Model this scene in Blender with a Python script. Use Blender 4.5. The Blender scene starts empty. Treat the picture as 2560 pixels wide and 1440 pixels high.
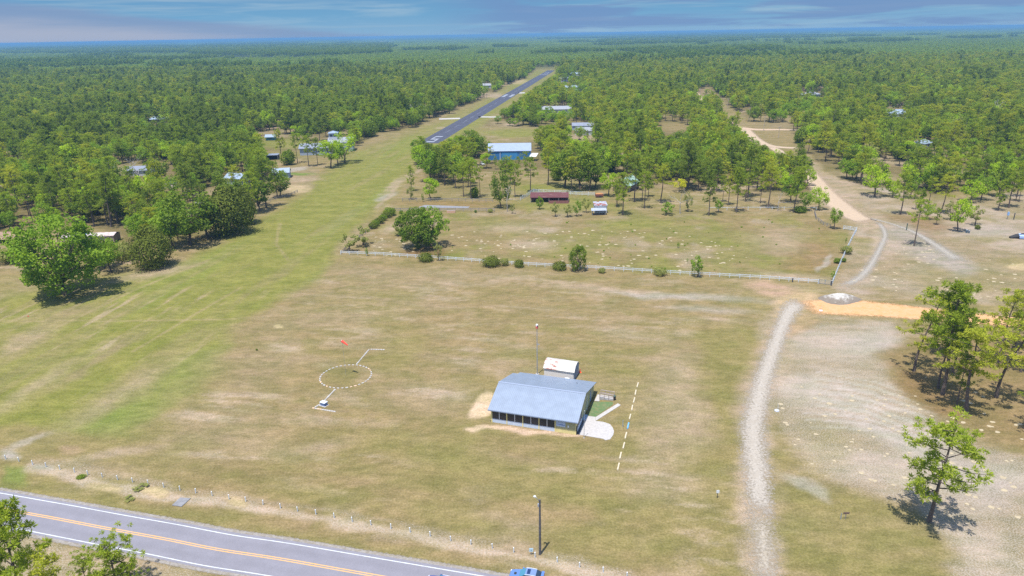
import bpy, math, random
import numpy as np
from mathutils import Vector, Matrix

random.seed(7)
RNG = np.random.default_rng(11)
S = bpy.context.scene
COL = S.collection
PI = math.pi

# ------------------------------------------------------------------ camera
FPX, CAMH, ROLL = 1750.0, 64.0, 0.018            # focal length in pixels of a 2560 wide picture
PITCH = math.atan((720 - 85) / FPX)
cam_data = bpy.data.cameras.new('camera')
cam = bpy.data.objects.new('camera', cam_data)
COL.objects.link(cam)
cam_data.sensor_width = 36.0
cam_data.lens = 36.0 * FPX / 2560
cam_data.clip_start = 0.5
cam_data.clip_end = 120000
cam.matrix_world = (Matrix.Translation((0, 0, CAMH)) @ Matrix.Rotation(PI / 2 - PITCH, 4, 'X')
                    @ Matrix.Rotation(-ROLL, 4, 'Z'))
S.camera = cam

# ------------------------------------------------------------------ light
SUN_EL = math.radians(73)
SUN_DIR = Vector((-0.5 * math.cos(SUN_EL), -0.866 * math.cos(SUN_EL), math.sin(SUN_EL)))
sun_data = bpy.data.lights.new('sun', 'SUN')
sun_data.energy = 4.4
sun_data.angle = math.radians(0.53)
sun_data.color = (1.0, 0.955, 0.88)
sun = bpy.data.objects.new('sun', sun_data)
COL.objects.link(sun)
sun.rotation_euler = SUN_DIR.to_track_quat('Z', 'Y').to_euler()

S.view_settings.view_transform = 'Standard'
S.view_settings.look = 'None'
S.view_settings.exposure = 0.87
S.view_settings.gamma = 1.0
S.view_settings.use_curve_mapping = False
S.cycles.use_denoising = False
S.cycles.max_bounces = 6
S.cycles.diffuse_bounces = 3
S.cycles.transmission_bounces = 3
S.cycles.transparent_max_bounces = 6
S.cycles.volume_bounces = 1
S.cycles.use_adaptive_sampling = True


def nd(nt, typ, loc=(0, 0), **kw):
    n = nt.nodes.new(typ)
    for k, v in kw.items():
        if k in n.inputs:
            n.inputs[k].default_value = v
        else:
            setattr(n, k, v)
    return n


def mixc(nt, fac, a, b, mode='MIX'):
    n = nt.nodes.new('ShaderNodeMix')
    n.data_type = 'RGBA'
    n.blend_type = mode
    for sock, v in ((n.inputs[0], fac), (n.inputs[6], a), (n.inputs[7], b)):
        if hasattr(v, 'links'):
            nt.links.new(v, sock)
        elif isinstance(v, (tuple, list)):
            sock.default_value = (*v[:3], 1)
        else:
            sock.default_value = v
    return n.outputs[2]


def mth(nt, op, a, b=None, c=None, clamp=False):
    n = nt.nodes.new('ShaderNodeMath')
    n.operation = op
    n.use_clamp = clamp
    for i, v in enumerate((a, b, c)):
        if v is None:
            continue
        if hasattr(v, 'links'):
            nt.links.new(v, n.inputs[i])
        else:
            n.inputs[i].default_value = v
    return n.outputs[0]


def maprange(nt, v, a, b, c=0.0, d=1.0, smooth=True):
    n = nt.nodes.new('ShaderNodeMapRange')
    n.interpolation_type = 'SMOOTHSTEP' if smooth else 'LINEAR'
    nt.links.new(v, n.inputs[0])
    for i, x in enumerate((a, b, c, d)):
        n.inputs[i + 1].default_value = x
    return n.outputs[0]


# world: physical sky, with thin streaked cloud low over the horizon
W = bpy.data.worlds.new('World')
S.world = W
W.use_nodes = True
nt = W.node_tree
nt.nodes.clear()
out = nd(nt, 'ShaderNodeOutputWorld')
bg = nd(nt, 'ShaderNodeBackground')
sky = nd(nt, 'ShaderNodeTexSky', sky_type='NISHITA', sun_disc=False)
sky.sun_elevation = SUN_EL
sky.sun_rotation = math.atan2(SUN_DIR.x, SUN_DIR.y)
sky.altitude = 60
sky.air_density = 1.0
sky.dust_density = 0.6
sky.ozone_density = 1.5
tc = nd(nt, 'ShaderNodeTexCoord')
sep = nd(nt, 'ShaderNodeSeparateXYZ')
nt.links.new(tc.outputs['Generated'], sep.inputs[0])
lowmask = maprange(nt, sep.outputs[2], 0.10, 0.30, 1.0, 0.0)
grad = nd(nt, 'ShaderNodeValToRGB')
cr = grad.color_ramp
cr.elements[0].position = 0.0
cr.elements[0].color = (0.896, 1.617, 2.376, 1)
cr.elements[1].position = 1.0
cr.elements[1].color = (0.371, 0.998, 1.944, 1)
e = cr.elements.new(0.35)
e.color = (0.549, 1.378, 2.253, 1)
nt.links.new(mth(nt, 'MULTIPLY', sep.outputs[2], 13.0), grad.inputs[0])
az = mth(nt, 'ARCTAN2', sep.outputs[0], sep.outputs[1])          # bearing, 0 straight ahead, negative to the left


def cloudnoise(scale, loc, sc, det=6.0, rot=0.0):
    m = nd(nt, 'ShaderNodeMapping')
    m.inputs['Scale'].default_value = sc
    m.inputs['Location'].default_value = loc
    m.inputs['Rotation'].default_value = (0, rot, 0)
    nt.links.new(tc.outputs['Generated'], m.inputs[0])
    n = nd(nt, 'ShaderNodeTexNoise', Scale=scale, Detail=det, Roughness=0.58, Distortion=0.4)
    nt.links.new(m.outputs[0], n.inputs['Vector'])
    return n.outputs[0]


nA = cloudnoise(2.6, (0, 0, 0), (2.2, 2.2, 30))
nB = cloudnoise(2.2, (3.1, 1.7, 0.4), (2.6, 2.6, 34))
nC = cloudnoise(1.6, (7.3, 2.2, 1.1), (1.4, 1.4, 60), rot=0.02)
# white wisps everywhere
c2 = mixc(nt, mth(nt, 'MULTIPLY', maprange(nt, nA, 0.48, 0.72), 0.6), grad.outputs[0], (1.280, 1.892, 2.429))
c2 = mixc(nt, mth(nt, 'MULTIPLY', maprange(nt, nC, 0.50, 0.66), 0.45), c2, (1.344, 1.859, 2.323))
# lavender bank low on the left, its upper rim sloping down to the right
rim = mth(nt, 'SUBTRACT', mth(nt, 'MULTIPLY_ADD', az, -0.098, -0.0135), sep.outputs[2])
rim = mth(nt, 'ADD', rim, mth(nt, 'MULTIPLY', mth(nt, 'SUBTRACT', nB, 0.5), 0.022))
bank = maprange(nt, rim, -0.003, 0.008)
pale = maprange(nt, rim, 0.010, 0.030)
c3 = mixc(nt, pale, (0.811, 1.176, 1.935), (1.517, 1.607, 2.075))
c2 = mixc(nt, mth(nt, 'MULTIPLY', bank, 0.8), c2, c3)
# blue grey sheet over the right half
right = maprange(nt, az, -0.12, 0.02)
sheet = mth(nt, 'MULTIPLY', right, maprange(nt, mth(nt, 'ADD', nB, mth(nt, 'MULTIPLY', sep.outputs[2], 2.6)), 0.46, 0.62))
c2 = mixc(nt, mth(nt, 'MULTIPLY', sheet, 0.75), c2, (0.571, 1.008, 1.952))
c2 = mixc(nt, 0.06, c2, (1.75, 2.05, 2.35))
fin = mixc(nt, lowmask, sky.outputs[0], c2)
nt.links.new(fin, bg.inputs[0])
bg.inputs[1].default_value = 0.15
nt.links.new(bg.outputs[0], out.inputs[0])


# ------------------------------------------------------------------ picture geometry
def G(px, py, h=0.0):
    """Point at height h above the ground seen at pixel (px, py) of the 2560x1440 photograph."""
    u, v = (px - 1280) / FPX, -(py - 720) / FPX
    c, s = math.cos(ROLL), math.sin(ROLL)
    x, y = c * u + s * v, -s * u + c * v
    d = (x, math.cos(PITCH) + y * math.sin(PITCH), -math.sin(PITCH) + y * math.cos(PITCH))
    t = (h - CAMH) / d[2]
    return Vector((d[0] * t, d[1] * t, h))


def PX(X, Y, Z=0.0):
    dz = Z - CAMH
    f = Y * math.cos(PITCH) - dz * math.sin(PITCH)
    up = Y * math.sin(PITCH) + dz * math.cos(PITCH)
    f = np.maximum(f, 1.0)
    x, yy = X / f, up / f
    c, s = math.cos(ROLL), math.sin(ROLL)
    return 1280 + FPX * (c * x - s * yy), 720 - FPX * (s * x + c * yy)


def height_for(p, ty):
    lo, hi = 0.0, 40.0
    for _ in range(40):
        m = (lo + hi) / 2
        if PX(p.x, p.y, m)[1] > ty:
            lo = m
        else:
            hi = m
    return lo


def hash2(ix, iy, seed):
    n = (ix * 374761393 + iy * 668265263 + seed * 974634541) & 0xFFFFFFFF
    n = ((n ^ (n >> 13)) * 1274126177) & 0xFFFFFFFF
    n = n ^ (n >> 16)
    return (n & 0xFFFF) / 65535.0


def vnoise(x, y, seed=0):
    ix, iy = np.floor(x).astype(np.int64), np.floor(y).astype(np.int64)
    fx, fy = x - ix, y - iy
    fx, fy = fx * fx * (3 - 2 * fx), fy * fy * (3 - 2 * fy)
    a, b = hash2(ix, iy, seed), hash2(ix + 1, iy, seed)
    c, d = hash2(ix, iy + 1, seed), hash2(ix + 1, iy + 1, seed)
    return (a + (b - a) * fx) * (1 - fy) + (c + (d - c) * fx) * fy


def fbm(x, y, seed=0, o=4):
    r, amp, tot = 0.0, 1.0, 0.0
    for k in range(o):
        r = r + amp * vnoise(x * 2 ** k, y * 2 ** k, seed + k * 17)
        tot += amp
        amp *= 0.55
    return r / tot


def sstep(a, b, x):
    t = np.clip((x - a) / (b - a), 0, 1)
    return t * t * (3 - 2 * t)


def inside(px, py, poly):
    r = np.zeros(np.shape(px), bool)
    n = len(poly)
    for i in range(n):
        x0, y0 = poly[i]
        x1, y1 = poly[(i + 1) % n]
        if y0 == y1:
            continue
        r ^= ((py < y0) != (py < y1)) & (px < (x1 - x0) * (py - y0) / (y1 - y0) + x0)
    return r


def seg_dist(px, py, pts, closed=False, ys=2.0):
    """Distance in pixels to a polyline, heights counted ys times (the ground is foreshortened)."""
    d = np.full(np.shape(px), 1e9)
    n = len(pts)
    for i in range(n if closed else n - 1):
        x0, y0 = pts[i]
        x1, y1 = pts[(i + 1) % n]
        dx, dy = x1 - x0, (y1 - y0) * ys
        L = dx * dx + dy * dy + 1e-9
        t = np.clip(((px - x0) * dx + (py - y0) * ys * dy) / L, 0, 1)
        d = np.minimum(d, np.hypot(px - x0 - t * dx, (py - y0) * ys - t * dy))
    return d


def polymask(px, py, poly, feather):
    d = seg_dist(px, py, poly, True)
    d = np.where(inside(px, py, poly), d, -d)
    return sstep(-feather, feather, d)


# ------------------------------------------------------------------ materials
MATS = {}


def pbr(name, col, rough=0.8, metal=0.0, noise=0.0, nscale=3.0, stretch=(1, 1, 1), col2=None, lo=0.4, hi=0.65):
    if name in MATS:
        return MATS[name]
    m = bpy.data.materials.new(name)
    m.use_nodes = True
    t = m.node_tree
    b = t.nodes['Principled BSDF']
    b.inputs['Roughness'].default_value = rough
    b.inputs['Metallic'].default_value = metal
    c = (*col, 1)
    b.inputs['Base Color'].default_value = c
    if noise or col2:
        tcn = nd(t, 'ShaderNodeTexCoord')
        mpn = nd(t, 'ShaderNodeMapping')
        mpn.inputs['Scale'].default_value = stretch
        t.links.new(tcn.outputs['Object'], mpn.inputs[0])
        n = nd(t, 'ShaderNodeTexNoise', Scale=nscale, Detail=5.0, Roughness=0.6)
        t.links.new(mpn.outputs[0], n.inputs['Vector'])
        if col2:
            f = maprange(t, n.outputs[0], lo, hi)
            o = mixc(t, f, col, col2)
        else:
            f = maprange(t, n.outputs[0], 0.3, 0.7)
            o = mixc(t, f, tuple(x * (1 - noise) for x in col), tuple(min(1, x * (1 + noise)) for x in col))
        t.links.new(o, b.inputs['Base Color'])
    MATS[name] = m
    return m


def leafmat(name, ca, cb, trans=0.48):
    """Foliage: colour runs from ca to cb with the clump and with the plant."""
    m = bpy.data.materials.new(name)
    m.use_nodes = True
    t = m.node_tree
    t.nodes.clear()
    o = nd(t, 'ShaderNodeOutputMaterial')
    at = nd(t, 'ShaderNodeAttribute', attribute_name='tint')
    oi = nd(t, 'ShaderNodeObjectInfo')
    f = mth(t, 'ADD', mth(t, 'MULTIPLY', at.outputs['Fac'], 0.6), mth(t, 'MULTIPLY', oi.outputs['Random'], 0.4))
    c = mixc(t, f, ca, cb)
    d = nd(t, 'ShaderNodeBsdfDiffuse')
    tr = nd(t, 'ShaderNodeBsdfTranslucent')
    t.links.new(c, d.inputs[0])
    c2 = mixc(t, 1.0, c, (1.15, 1.15, 0.6), 'MULTIPLY')
    t.links.new(c2, tr.inputs[0])
    mx = nd(t, 'ShaderNodeMixShader')
    mx.inputs[0].default_value = trans
    t.links.new(d.outputs[0], mx.inputs[1])
    t.links.new(tr.outputs[0], mx.inputs[2])
    t.links.new(mx.outputs[0], o.inputs[0])
    MATS[name] = m
    return m


L_PINE = leafmat('pine_needles_mid', (0.179, 0.251, 0.030), (0.348, 0.412, 0.047))
L_PINEY = leafmat('pine_needles_yellow', (0.263, 0.305, 0.033), (0.452, 0.464, 0.055))
L_PINED = leafmat('pine_needles_dark', (0.134, 0.194, 0.035), (0.256, 0.311, 0.051))
L_OAK = leafmat('oak_leaves_mid', (0.139, 0.238, 0.025), (0.280, 0.393, 0.044))
L_OAKB = leafmat('oak_leaves_bright', (0.245, 0.372, 0.022), (0.415, 0.533, 0.038))
L_OAKD = leafmat('oak_leaves_dark', (0.101, 0.169, 0.025), (0.224, 0.290, 0.037))
L_JUN = leafmat('juniper_leaves', (0.079, 0.105, 0.020), (0.142, 0.167, 0.029), 0.2)
L_GREY = leafmat('grey_green_leaves', (0.201, 0.231, 0.069), (0.336, 0.342, 0.109))
L_YEL = leafmat('yellow_green_leaves', (0.447, 0.464, 0.030), (0.603, 0.584, 0.044))
BARK = pbr('pine_bark', (0.10, 0.075, 0.06), 0.95, noise=0.35, nscale=6)
BARKG = pbr('dead_wood', (0.27, 0.25, 0.235), 0.95, noise=0.3, nscale=6)

M_WHITE = pbr('white_paint', (0.60, 0.62, 0.64), 0.6, noise=0.1, nscale=8)
M_FENCE = pbr('weathered_white_fence', (0.52, 0.56, 0.60), 0.7, noise=0.12, nscale=5)
M_GREYWOOD = pbr('grey_weathered_wood', (0.20, 0.19, 0.19), 0.9, noise=0.3, nscale=5)
M_CONC = pbr('pale_concrete', (0.33, 0.315, 0.305), 0.9, noise=0.09, nscale=2.2)
M_CONCG = pbr('grey_concrete', (0.165, 0.165, 0.175), 0.9, noise=0.15, nscale=1.4)
M_DARK = pbr('dark_screen', (0.018, 0.022, 0.032), 0.35)
M_BLACK = pbr('black_rubber', (0.02, 0.02, 0.022), 0.8)
M_STEEL = pbr('galvanised_steel', (0.30, 0.32, 0.35), 0.5, 0.3)


# ------------------------------------------------------------------ object helpers
def tag(o, label=None, cat=None, group=None, kind=None):
    if label:
        o['label'] = label
    if cat:
        o['category'] = cat
    if group:
        o['group'] = group
    if kind:
        o['kind'] = kind
    return o


def thing(name, label, cat, loc=(0, 0, 0), rz=0.0, group=None):
    o = bpy.data.objects.new(name, None)
    o.empty_display_size = 0.5
    COL.objects.link(o)
    o.location = loc
    o.rotation_euler = (0, 0, rz)
    return tag(o, label, cat, group)


class MB:
    """Collects shapes that become ONE mesh."""

    def __init__(self):
        self.v, self.f, self.m = [], [], []

    def add(self, vs, fs, mi=0):
        b = len(self.v)
        self.v += [tuple(p) for p in vs]
        self.f += [tuple(b + i for i in f) for f in fs]
        self.m += [mi] * len(fs)
        return self

    def box(self, lo, hi, mi=0, rz=0.0, bev=0.0):
        (x0, y0, z0), (x1, y1, z1) = lo, hi
        if bev:
            prof = [(x0 + bev, y0), (x1 - bev, y0), (x1, y0 + bev), (x1, y1 - bev), (x1 - bev, y1), (x0 + bev, y1),
                    (x0, y1 - bev), (x0, y0 + bev)]
            return self.prism(prof, z0, z1, mi)
        vs = [(x0, y0, z0), (x1, y0, z0), (x1, y1, z0), (x0, y1, z0), (x0, y0, z1), (x1, y0, z1), (x1, y1, z1), (x0, y1, z1)]
        if rz:
            c, s = math.cos(rz), math.sin(rz)
            vs = [(x * c - y * s, x * s + y * c, z) for x, y, z in vs]
        return self.add(vs, [(3, 2, 1, 0), (4, 5, 6, 7), (0, 1, 5, 4), (1, 2, 6, 5), (2, 3, 7, 6), (3, 0, 4, 7)], mi)

    def prism(self, poly, z0, z1, mi=0):
        n = len(poly)
        vs = [(x, y, z0) for x, y in poly] + [(x, y, z1) for x, y in poly]
        fs = [tuple(range(n - 1, -1, -1)), tuple(range(n, 2 * n))]
        fs += [(i, (i + 1) % n, n + (i + 1) % n, n + i) for i in range(n)]
        return self.add(vs, fs, mi)

    def extrude_yz(self, prof, x0, x1, mi=0):
        """Profile [(y, z)] run along x."""
        n = len(prof)
        vs = [(x0, y, z) for y, z in prof] + [(x1, y, z) for y, z in prof]
        fs = [tuple(range(n)), tuple(range(2 * n - 1, n - 1, -1))]
        fs += [(i, n + i, n + (i + 1) % n, (i + 1) % n) for i in range(n)]
        return self.add(vs, fs, mi)

    def tube(self, pts, rad, n=7, mi=0, cap=True):
        pts = [Vector(p) for p in pts]
        if not isinstance(rad, (list, tuple)):
            rad = [rad] * len(pts)
        vs, fs = [], []
        for i, p in enumerate(pts):
            d = (pts[min(i + 1, len(pts) - 1)] - pts[max(i - 1, 0)]).normalized()
            a = d.orthogonal().normalized() if abs(d.z) < 0.9 else Vector((1, 0, 0)).cross(d).normalized()
            b = d.cross(a)
            for k in range(n):
                t = 2 * PI * k / n
                vs.append(p + (a * math.cos(t) + b * math.sin(t)) * rad[i])
        for i in range(len(pts) - 1):
            for k in range(n):
                fs.append((i * n + k, i * n + (k + 1) % n, (i + 1) * n + (k + 1) % n, (i + 1) * n + k))
        if cap:
            fs.append(tuple(range(n - 1, -1, -1)))
            fs.append(tuple((len(pts) - 1) * n + k for k in range(n)))
        return self.add(vs, fs, mi)

    def beam(self, a, b, w, h, mi=0):
        """A plank from a to b, w wide (level), h deep."""
        a, b = Vector(a), Vector(b)
        d = (b - a).normalized()
        s = Vector((-d.y, d.x, 0))
        s = s.normalized() * (w / 2) if s.length > 1e-4 else Vector((w / 2, 0, 0))
        u = Vector(s).cross(d).normalized() * (h / 2)
        vs = [a - s - u, a + s - u, a + s + u, a - s + u, b - s - u, b + s - u, b + s + u, b - s + u]
        return self.add(vs, [(0, 1, 2, 3), (7, 6, 5, 4), (0, 4, 5, 1), (1, 5, 6, 2), (2, 6, 7, 3), (3, 7, 4, 0)], mi)

    def build(self, name, mats, parent=None, smooth=False):
        me = bpy.data.meshes.new(name)
        me.from_pydata(self.v, [], self.f)
        if not isinstance(mats, (list, tuple)):
            mats = [mats]
        for m in mats:
            me.materials.append(m)
        if len(mats) > 1:
            me.polygons.foreach_set('material_index', self.m)
        if smooth:
            me.polygons.foreach_set('use_smooth', [True] * len(me.polygons))
        import bmesh
        bm = bmesh.new()
        bm.from_mesh(me)
        bmesh.ops.recalc_face_normals(bm, faces=bm.faces)
        bm.to_mesh(me)
        bm.free()
        me.update()
        o = bpy.data.objects.new(name, me)
        COL.objects.link(o)
        if parent:
            o.parent = parent
        return o


CHILDREN = {}


def copy_tree(o, parent=None):
    c = o.copy()
    COL.objects.link(c)
    if parent:
        c.parent = parent
    for ch in CHILDREN.get(o.name) or [k for k in o.children]:
        copy_tree(ch, c)
    return c


def npmesh(name, V, F, mats, tint=None, smooth=False):
    me = bpy.data.meshes.new(name)
    n = F.shape[1]
    me.vertices.add(len(V))
    me.vertices.foreach_set('co', np.asarray(V, np.float32).ravel())
    me.loops.add(F.size)
    me.loops.foreach_set('vertex_index', F.astype(np.int32).ravel())
    me.polygons.add(len(F))
    me.polygons.foreach_set('loop_start', np.arange(0, F.size, n, dtype=np.int32))
    me.polygons.foreach_set('loop_total', np.full(len(F), n, np.int32))
    for m in (mats if isinstance(mats, (list, tuple)) else [mats]):
        me.materials.append(m)
    if tint is not None:
        a = me.attributes.new('tint', 'FLOAT', 'POINT')
        a.data.foreach_set('value', np.asarray(tint, np.float32))
    if smooth:
        me.polygons.foreach_set('use_smooth', np.ones(len(F), bool))
    me.update()
    me.validate()
    return me


# ------------------------------------------------------------------ regions of wood, given where the trunks stand
F_LEFT = [(-1400, 640), (-300, 600), (0, 588), (120, 560), (250, 572), (300, 590), (330, 622), (450, 600), (545, 572), (600, 552), (640, 530),
          (700, 490), (716, 468), (690, 440), (680, 405), (700, 392), (830, 392), (885, 370), (930, 338), (1040, 318), (1065, 303), (1110, 283),
          (1180, 258), (1225, 240), (1262, 214), (1310, 198), (1328, 182), (1336, 173), (1336, 166), (-1400, 166)]
F_MID = [(1405, 166), (1402, 180), (1375, 205), (1345, 232), (1310, 258), (1270, 283), (1225, 302), (1212, 316), (1420, 318), (1425, 340),
         (1320, 354), (1180, 364), (1055, 375), (1045, 400), (1060, 445), (1130, 452), (1160, 425), (1240, 430), (1300, 420), (1420, 430),
         (1500, 440), (1560, 450), (1620, 470), (1800, 480), (2000, 490), (2040, 497), (2015, 440), (1960, 404), (1895, 372), (1852, 347),
         (1836, 322), (1806, 294), (1772, 264), (1748, 234), (1726, 166)]
F_RIGHT = [(1778, 166), (1778, 215), (1806, 250), (1860, 292), (1895, 314), (1950, 320), (1990, 330), (2002, 372), (2030, 395), (2075, 432),
           (2125, 455), (2170, 468), (2240, 470), (2330, 492), (2420, 470), (2560, 470), (3900, 470), (3900, 166)]
F_GAP = [(1724, 166), (1780, 166), (1780, 216), (1752, 224), (1738, 230), (1724, 230)]
GREEN_STRIP = [(1335, 172), (1400, 174), (1260, 270), (1160, 345), (1045, 402), (1000, 470), (900, 560), (845, 625), (810, 690), (700, 740), (560, 850),
               (430, 960), (330, 1040), (200, 1080), (60, 1060), (-200, 1100), (-400, 900), (-100, 760), (240, 700), (470, 650), (640, 560), (740, 500),
               (800, 440), (890, 380), (1045, 330), (1180, 270)]
MEADOW = [(470, 147), (560, 144), (700, 147), (840, 148), (845, 152), (600, 154), (480, 151)]
PADDOCK = [(860, 628), (980, 532), (1250, 528), (1320, 480), (1500, 470), (1600, 530), (2040, 545), (2135, 580), (2080, 700), (1700, 690), (1350, 660)]

# ------------------------------------------------------------------ ground: one sheet to the horizon
rows = list(np.arange(-260, 58, 12.0))
y = 58.0
while y < 2600:
    rows.append(y)
    y *= 1.0052
while y < 70000:
    rows.append(y)
    y *= 1.06
YS = np.array(rows)
NC = 620
T = np.linspace(-1, 1, NC)
HW = 0.86 * np.maximum(YS, 60) + 40
GX = T[None, :] * HW[:, None]
GY = np.repeat(YS[:, None], NC, 1)
gx, gy = GX.ravel(), GY.ravel()
px, py = PX(gx, np.maximum(gy, 20.0))
py = np.where(gy < 20, 4000, py)
wx = px + (fbm(gx * 0.12, gy * 0.12, 3) - 0.5) * 1500 / np.maximum(gy, 60) * 6
wy = py + (fbm(gx * 0.12, gy * 0.12, 5) - 0.5) * 700 / np.maximum(gy, 60) * 4

C_DRY = np.array((0.171, 0.131, 0.066))
C_DRY2 = np.array((0.186, 0.144, 0.087))
C_OLIVE = np.array((0.150, 0.130, 0.051))
C_GREEN = np.array((0.139, 0.140, 0.036))
C_LUSH = np.array((0.099, 0.144, 0.030))
C_BROWN = np.array((0.131, 0.085, 0.040))
C_SANDW = np.array((0.236, 0.209, 0.186))
C_SANDY = np.array((0.289, 0.225, 0.140))
C_SANDP = np.array((0.240, 0.184, 0.134))
C_FLOOR = np.array((0.114, 0.090, 0.044))

a15 = math.radians(-15)
ra = math.atan2(882, 128.7)


def along(ang, sl, sw, seed, o=4):
    c, s = math.cos(ang), math.sin(ang)
    return fbm((gx * c + gy * s) / sl, (-gx * s + gy * c) / sw, seed, o)


col = np.repeat(C_DRY[None], len(gx), 0)
spk = np.full(len(gx), 0.42)


def lay(mask, c, k=1.0, s=None):
    global col, spk
    m = np.clip(mask * k, 0, 1)
    col = col * (1 - m[:, None]) + np.asarray(c)[None] * m[:, None]
    if s is not None:
        spk = spk * (1 - m) + s * m


n_big = fbm(gx / 34, gy / 34, 21)
n_mid = fbm(gx / 11, gy / 11, 22)
st1 = along(a15, 22, 4.2, 31, 5)
st2 = along(ra, 60, 5.0, 33)
lay(sstep(0.45, 0.65, n_big), C_OLIVE, 0.6)
lay(sstep(0.48, 0.76, st1), C_DRY2, 0.6, 0.42)
lay(sstep(0.58, 0.80, n_mid) * sstep(0.4, 0.6, st1), C_SANDP, 0.45, 0.85)
lay(sstep(0.60, 0.74, fbm(gx / 5.5, gy / 4.0, 27, 5)), C_DRY2 * 1.08, 0.55, 0.7)
lay(sstep(0.62, 0.74, fbm(gx / 4.0, gy / 3.0, 28, 5)), C_OLIVE * 0.88, 0.5, 0.1)
lay(sstep(0.52, 0.7, along(a15, 30, 7, 39)), C_OLIVE, 0.35, 0.1)
rub = sstep(0.56, 0.72, along(a15, 11, 1.7, 41, 5)) * sstep(0.44, 0.62, fbm(gx / 26, gy / 17, 42))
lay(rub, C_SANDP * 1.08, 0.5, 0.9)
# mown strip leading to the runway
gm = polymask(wx, wy, GREEN_STRIP, 26)
rub2 = gm * sstep(0.57, 0.74, along(ra, 16, 2.0, 43, 5)) * sstep(0.42, 0.60, fbm(gx / 24, gy / 24, 44)) * sstep(230, 170, gy)
lay(gm, C_GREEN, 0.9, 0.05)
lay(gm * sstep(0.50, 0.74, st2), C_DRY2 * 0.97, 0.40, 0.25)
lay(gm * sstep(0.55, 0.75, along(ra, 90, 9, 35)), C_LUSH * 1.15, 0.18)
lay(rub2, C_DRY2 * 1.2, 0.8, 0.95)
# the tongue of greener grass lower left
lay(polymask(wx, wy, [(560, 860), (430, 900), (230, 1010), (150, 1080), (330, 1090), (420, 1010), (560, 920)], 30), (0.132, 0.145, 0.045), 0.6, 0.0)
lay(polymask(wx, wy, [(160, 1050), (330, 1000), (380, 1040), (250, 1085)], 40), C_LUSH * 1.15, 0.25)
lay(polymask(wx, wy, [(0, 1165), (60, 1165), (80, 1215), (0, 1240)], 14), C_LUSH, 0.6)


def ell(cx, cy, rx, ry, ang=0.0, c=C_SANDP, k=0.8, s=None, soft=0.5):
    a = math.radians(ang)
    dx, dy = wx - cx, wy - cy
    r = np.hypot((dx * math.cos(a) + dy * math.sin(a)) / rx, (-dx * math.sin(a) + dy * math.cos(a)) / ry)
    lay(1 - sstep(1 - soft, 1 + soft, r + (n_mid - 0.5) * 0.9), c, k, s)


# browner middle of the field, pale rubbed places
ell(560, 1080, 160, 60, -10, C_DRY2, 0.7, 0.5, 0.8)
ell(640, 930, 120, 60, -30, C_DRY2, 0.6, 0.5, 0.8)
ell(1060, 990, 120, 45, 5, C_DRY2, 0.8, 0.6, 0.8)
ell(1560, 830, 60, 20, 10, C_SANDP, 0.55, 0.7, 0.8)
ell(1700, 960, 110, 60, 70, C_SANDP, 0.5, 0.7, 0.8)
ell(1680, 1080, 90, 70, 0, C_SANDP, 0.55, 0.6, 0.8)
ell(1660, 1210, 90, 40, 0, C_SANDP, 0.45, 0.6, 0.8)
ell(1690, 740, 180, 8, 3, C_SANDW, 0.8, 0.5, 0.7)
ell(1500, 722, 130, 5, 3, C_SANDP, 0.8, 0.5, 0.7)
ell(1760, 773, 90, 7, 3, C_SANDW, 0.6, 0.5, 0.8)
ell(1790, 798, 60, 6, 3, C_SANDP, 0.7, 0.5, 0.8)
ell(1150, 686, 110, 8, 2, C_DRY2, 0.9, 0.6, 0.8)
ell(950, 690, 120, 20, 8, C_DRY2, 0.7, 0.5, 0.8)
ell(820, 800, 220, 14, -6, C_DRY2, 0.6, 0.4, 0.8)
ell(300, 990, 150, 22, -32, C_DRY2 * 1.1, 0.7, 0.9, 0.8)
ell(100, 960, 140, 18, -32, C_SANDP, 0.5, 0.9, 0.8)
ell(60, 850, 90, 26, -28, C_DRY2 * 1.1, 0.8, 0.8, 0.7)
ell(250, 900, 160, 12, -32, C_DRY2, 0.7, 0.5, 0.8)
ell(330, 690, 60, 9, -20, C_SANDP, 0.6, 0.5, 0.6)
ell(180, 780, 90, 14, -12, C_DRY2, 0.7, 0.5, 0.8)
ell(690, 813, 10, 4, 0, C_SANDY * 1.1, 1.0, 0.0, 0.4)
ell(800, 1120, 90, 16, -10, C_SANDP, 0.5, 0.8, 0.8)
ell(270, 1140, 120, 10, -8, C_SANDP, 0.5, 0.9, 0.8)
ell(165, 1125, 22, 10, 0, (0.25, 0.17, 0.12), 0.6, 0.4, 0.7)
ell(10, 1135, 26, 13, 0, C_SANDW, 0.9, 0.3, 0.5)
ell(60, 1105, 60, 7, -20, C_SANDW, 0.6, 0.6, 0.7)
ell(860, 940, 55, 24, -10, C_OLIVE * 0.86, 0.8, 0.0, 0.4)
ell(1000, 880, 60, 30, -30, C_OLIVE, 0.7, 0.0, 0.8)
ell(1830, 900, 60, 80, 0, C_OLIVE, 0.8, 0.0, 0.7)
ell(1500, 900, 90, 40, 0, C_OLIVE, 0.5, 0.1, 0.8)
ell(1840, 1000, 30, 70, 8, C_OLIVE * 0.95, 0.8, 0.0, 0.7)
for x0, y0 in ((1230, 1180), (1480, 1250), (800, 1240), (1020, 1120), (1160, 1300), (1540, 1350)):
    ell(x0, y0, 150, 26, 8, C_OLIVE, 0.7, 0.05, 0.9)
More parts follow.
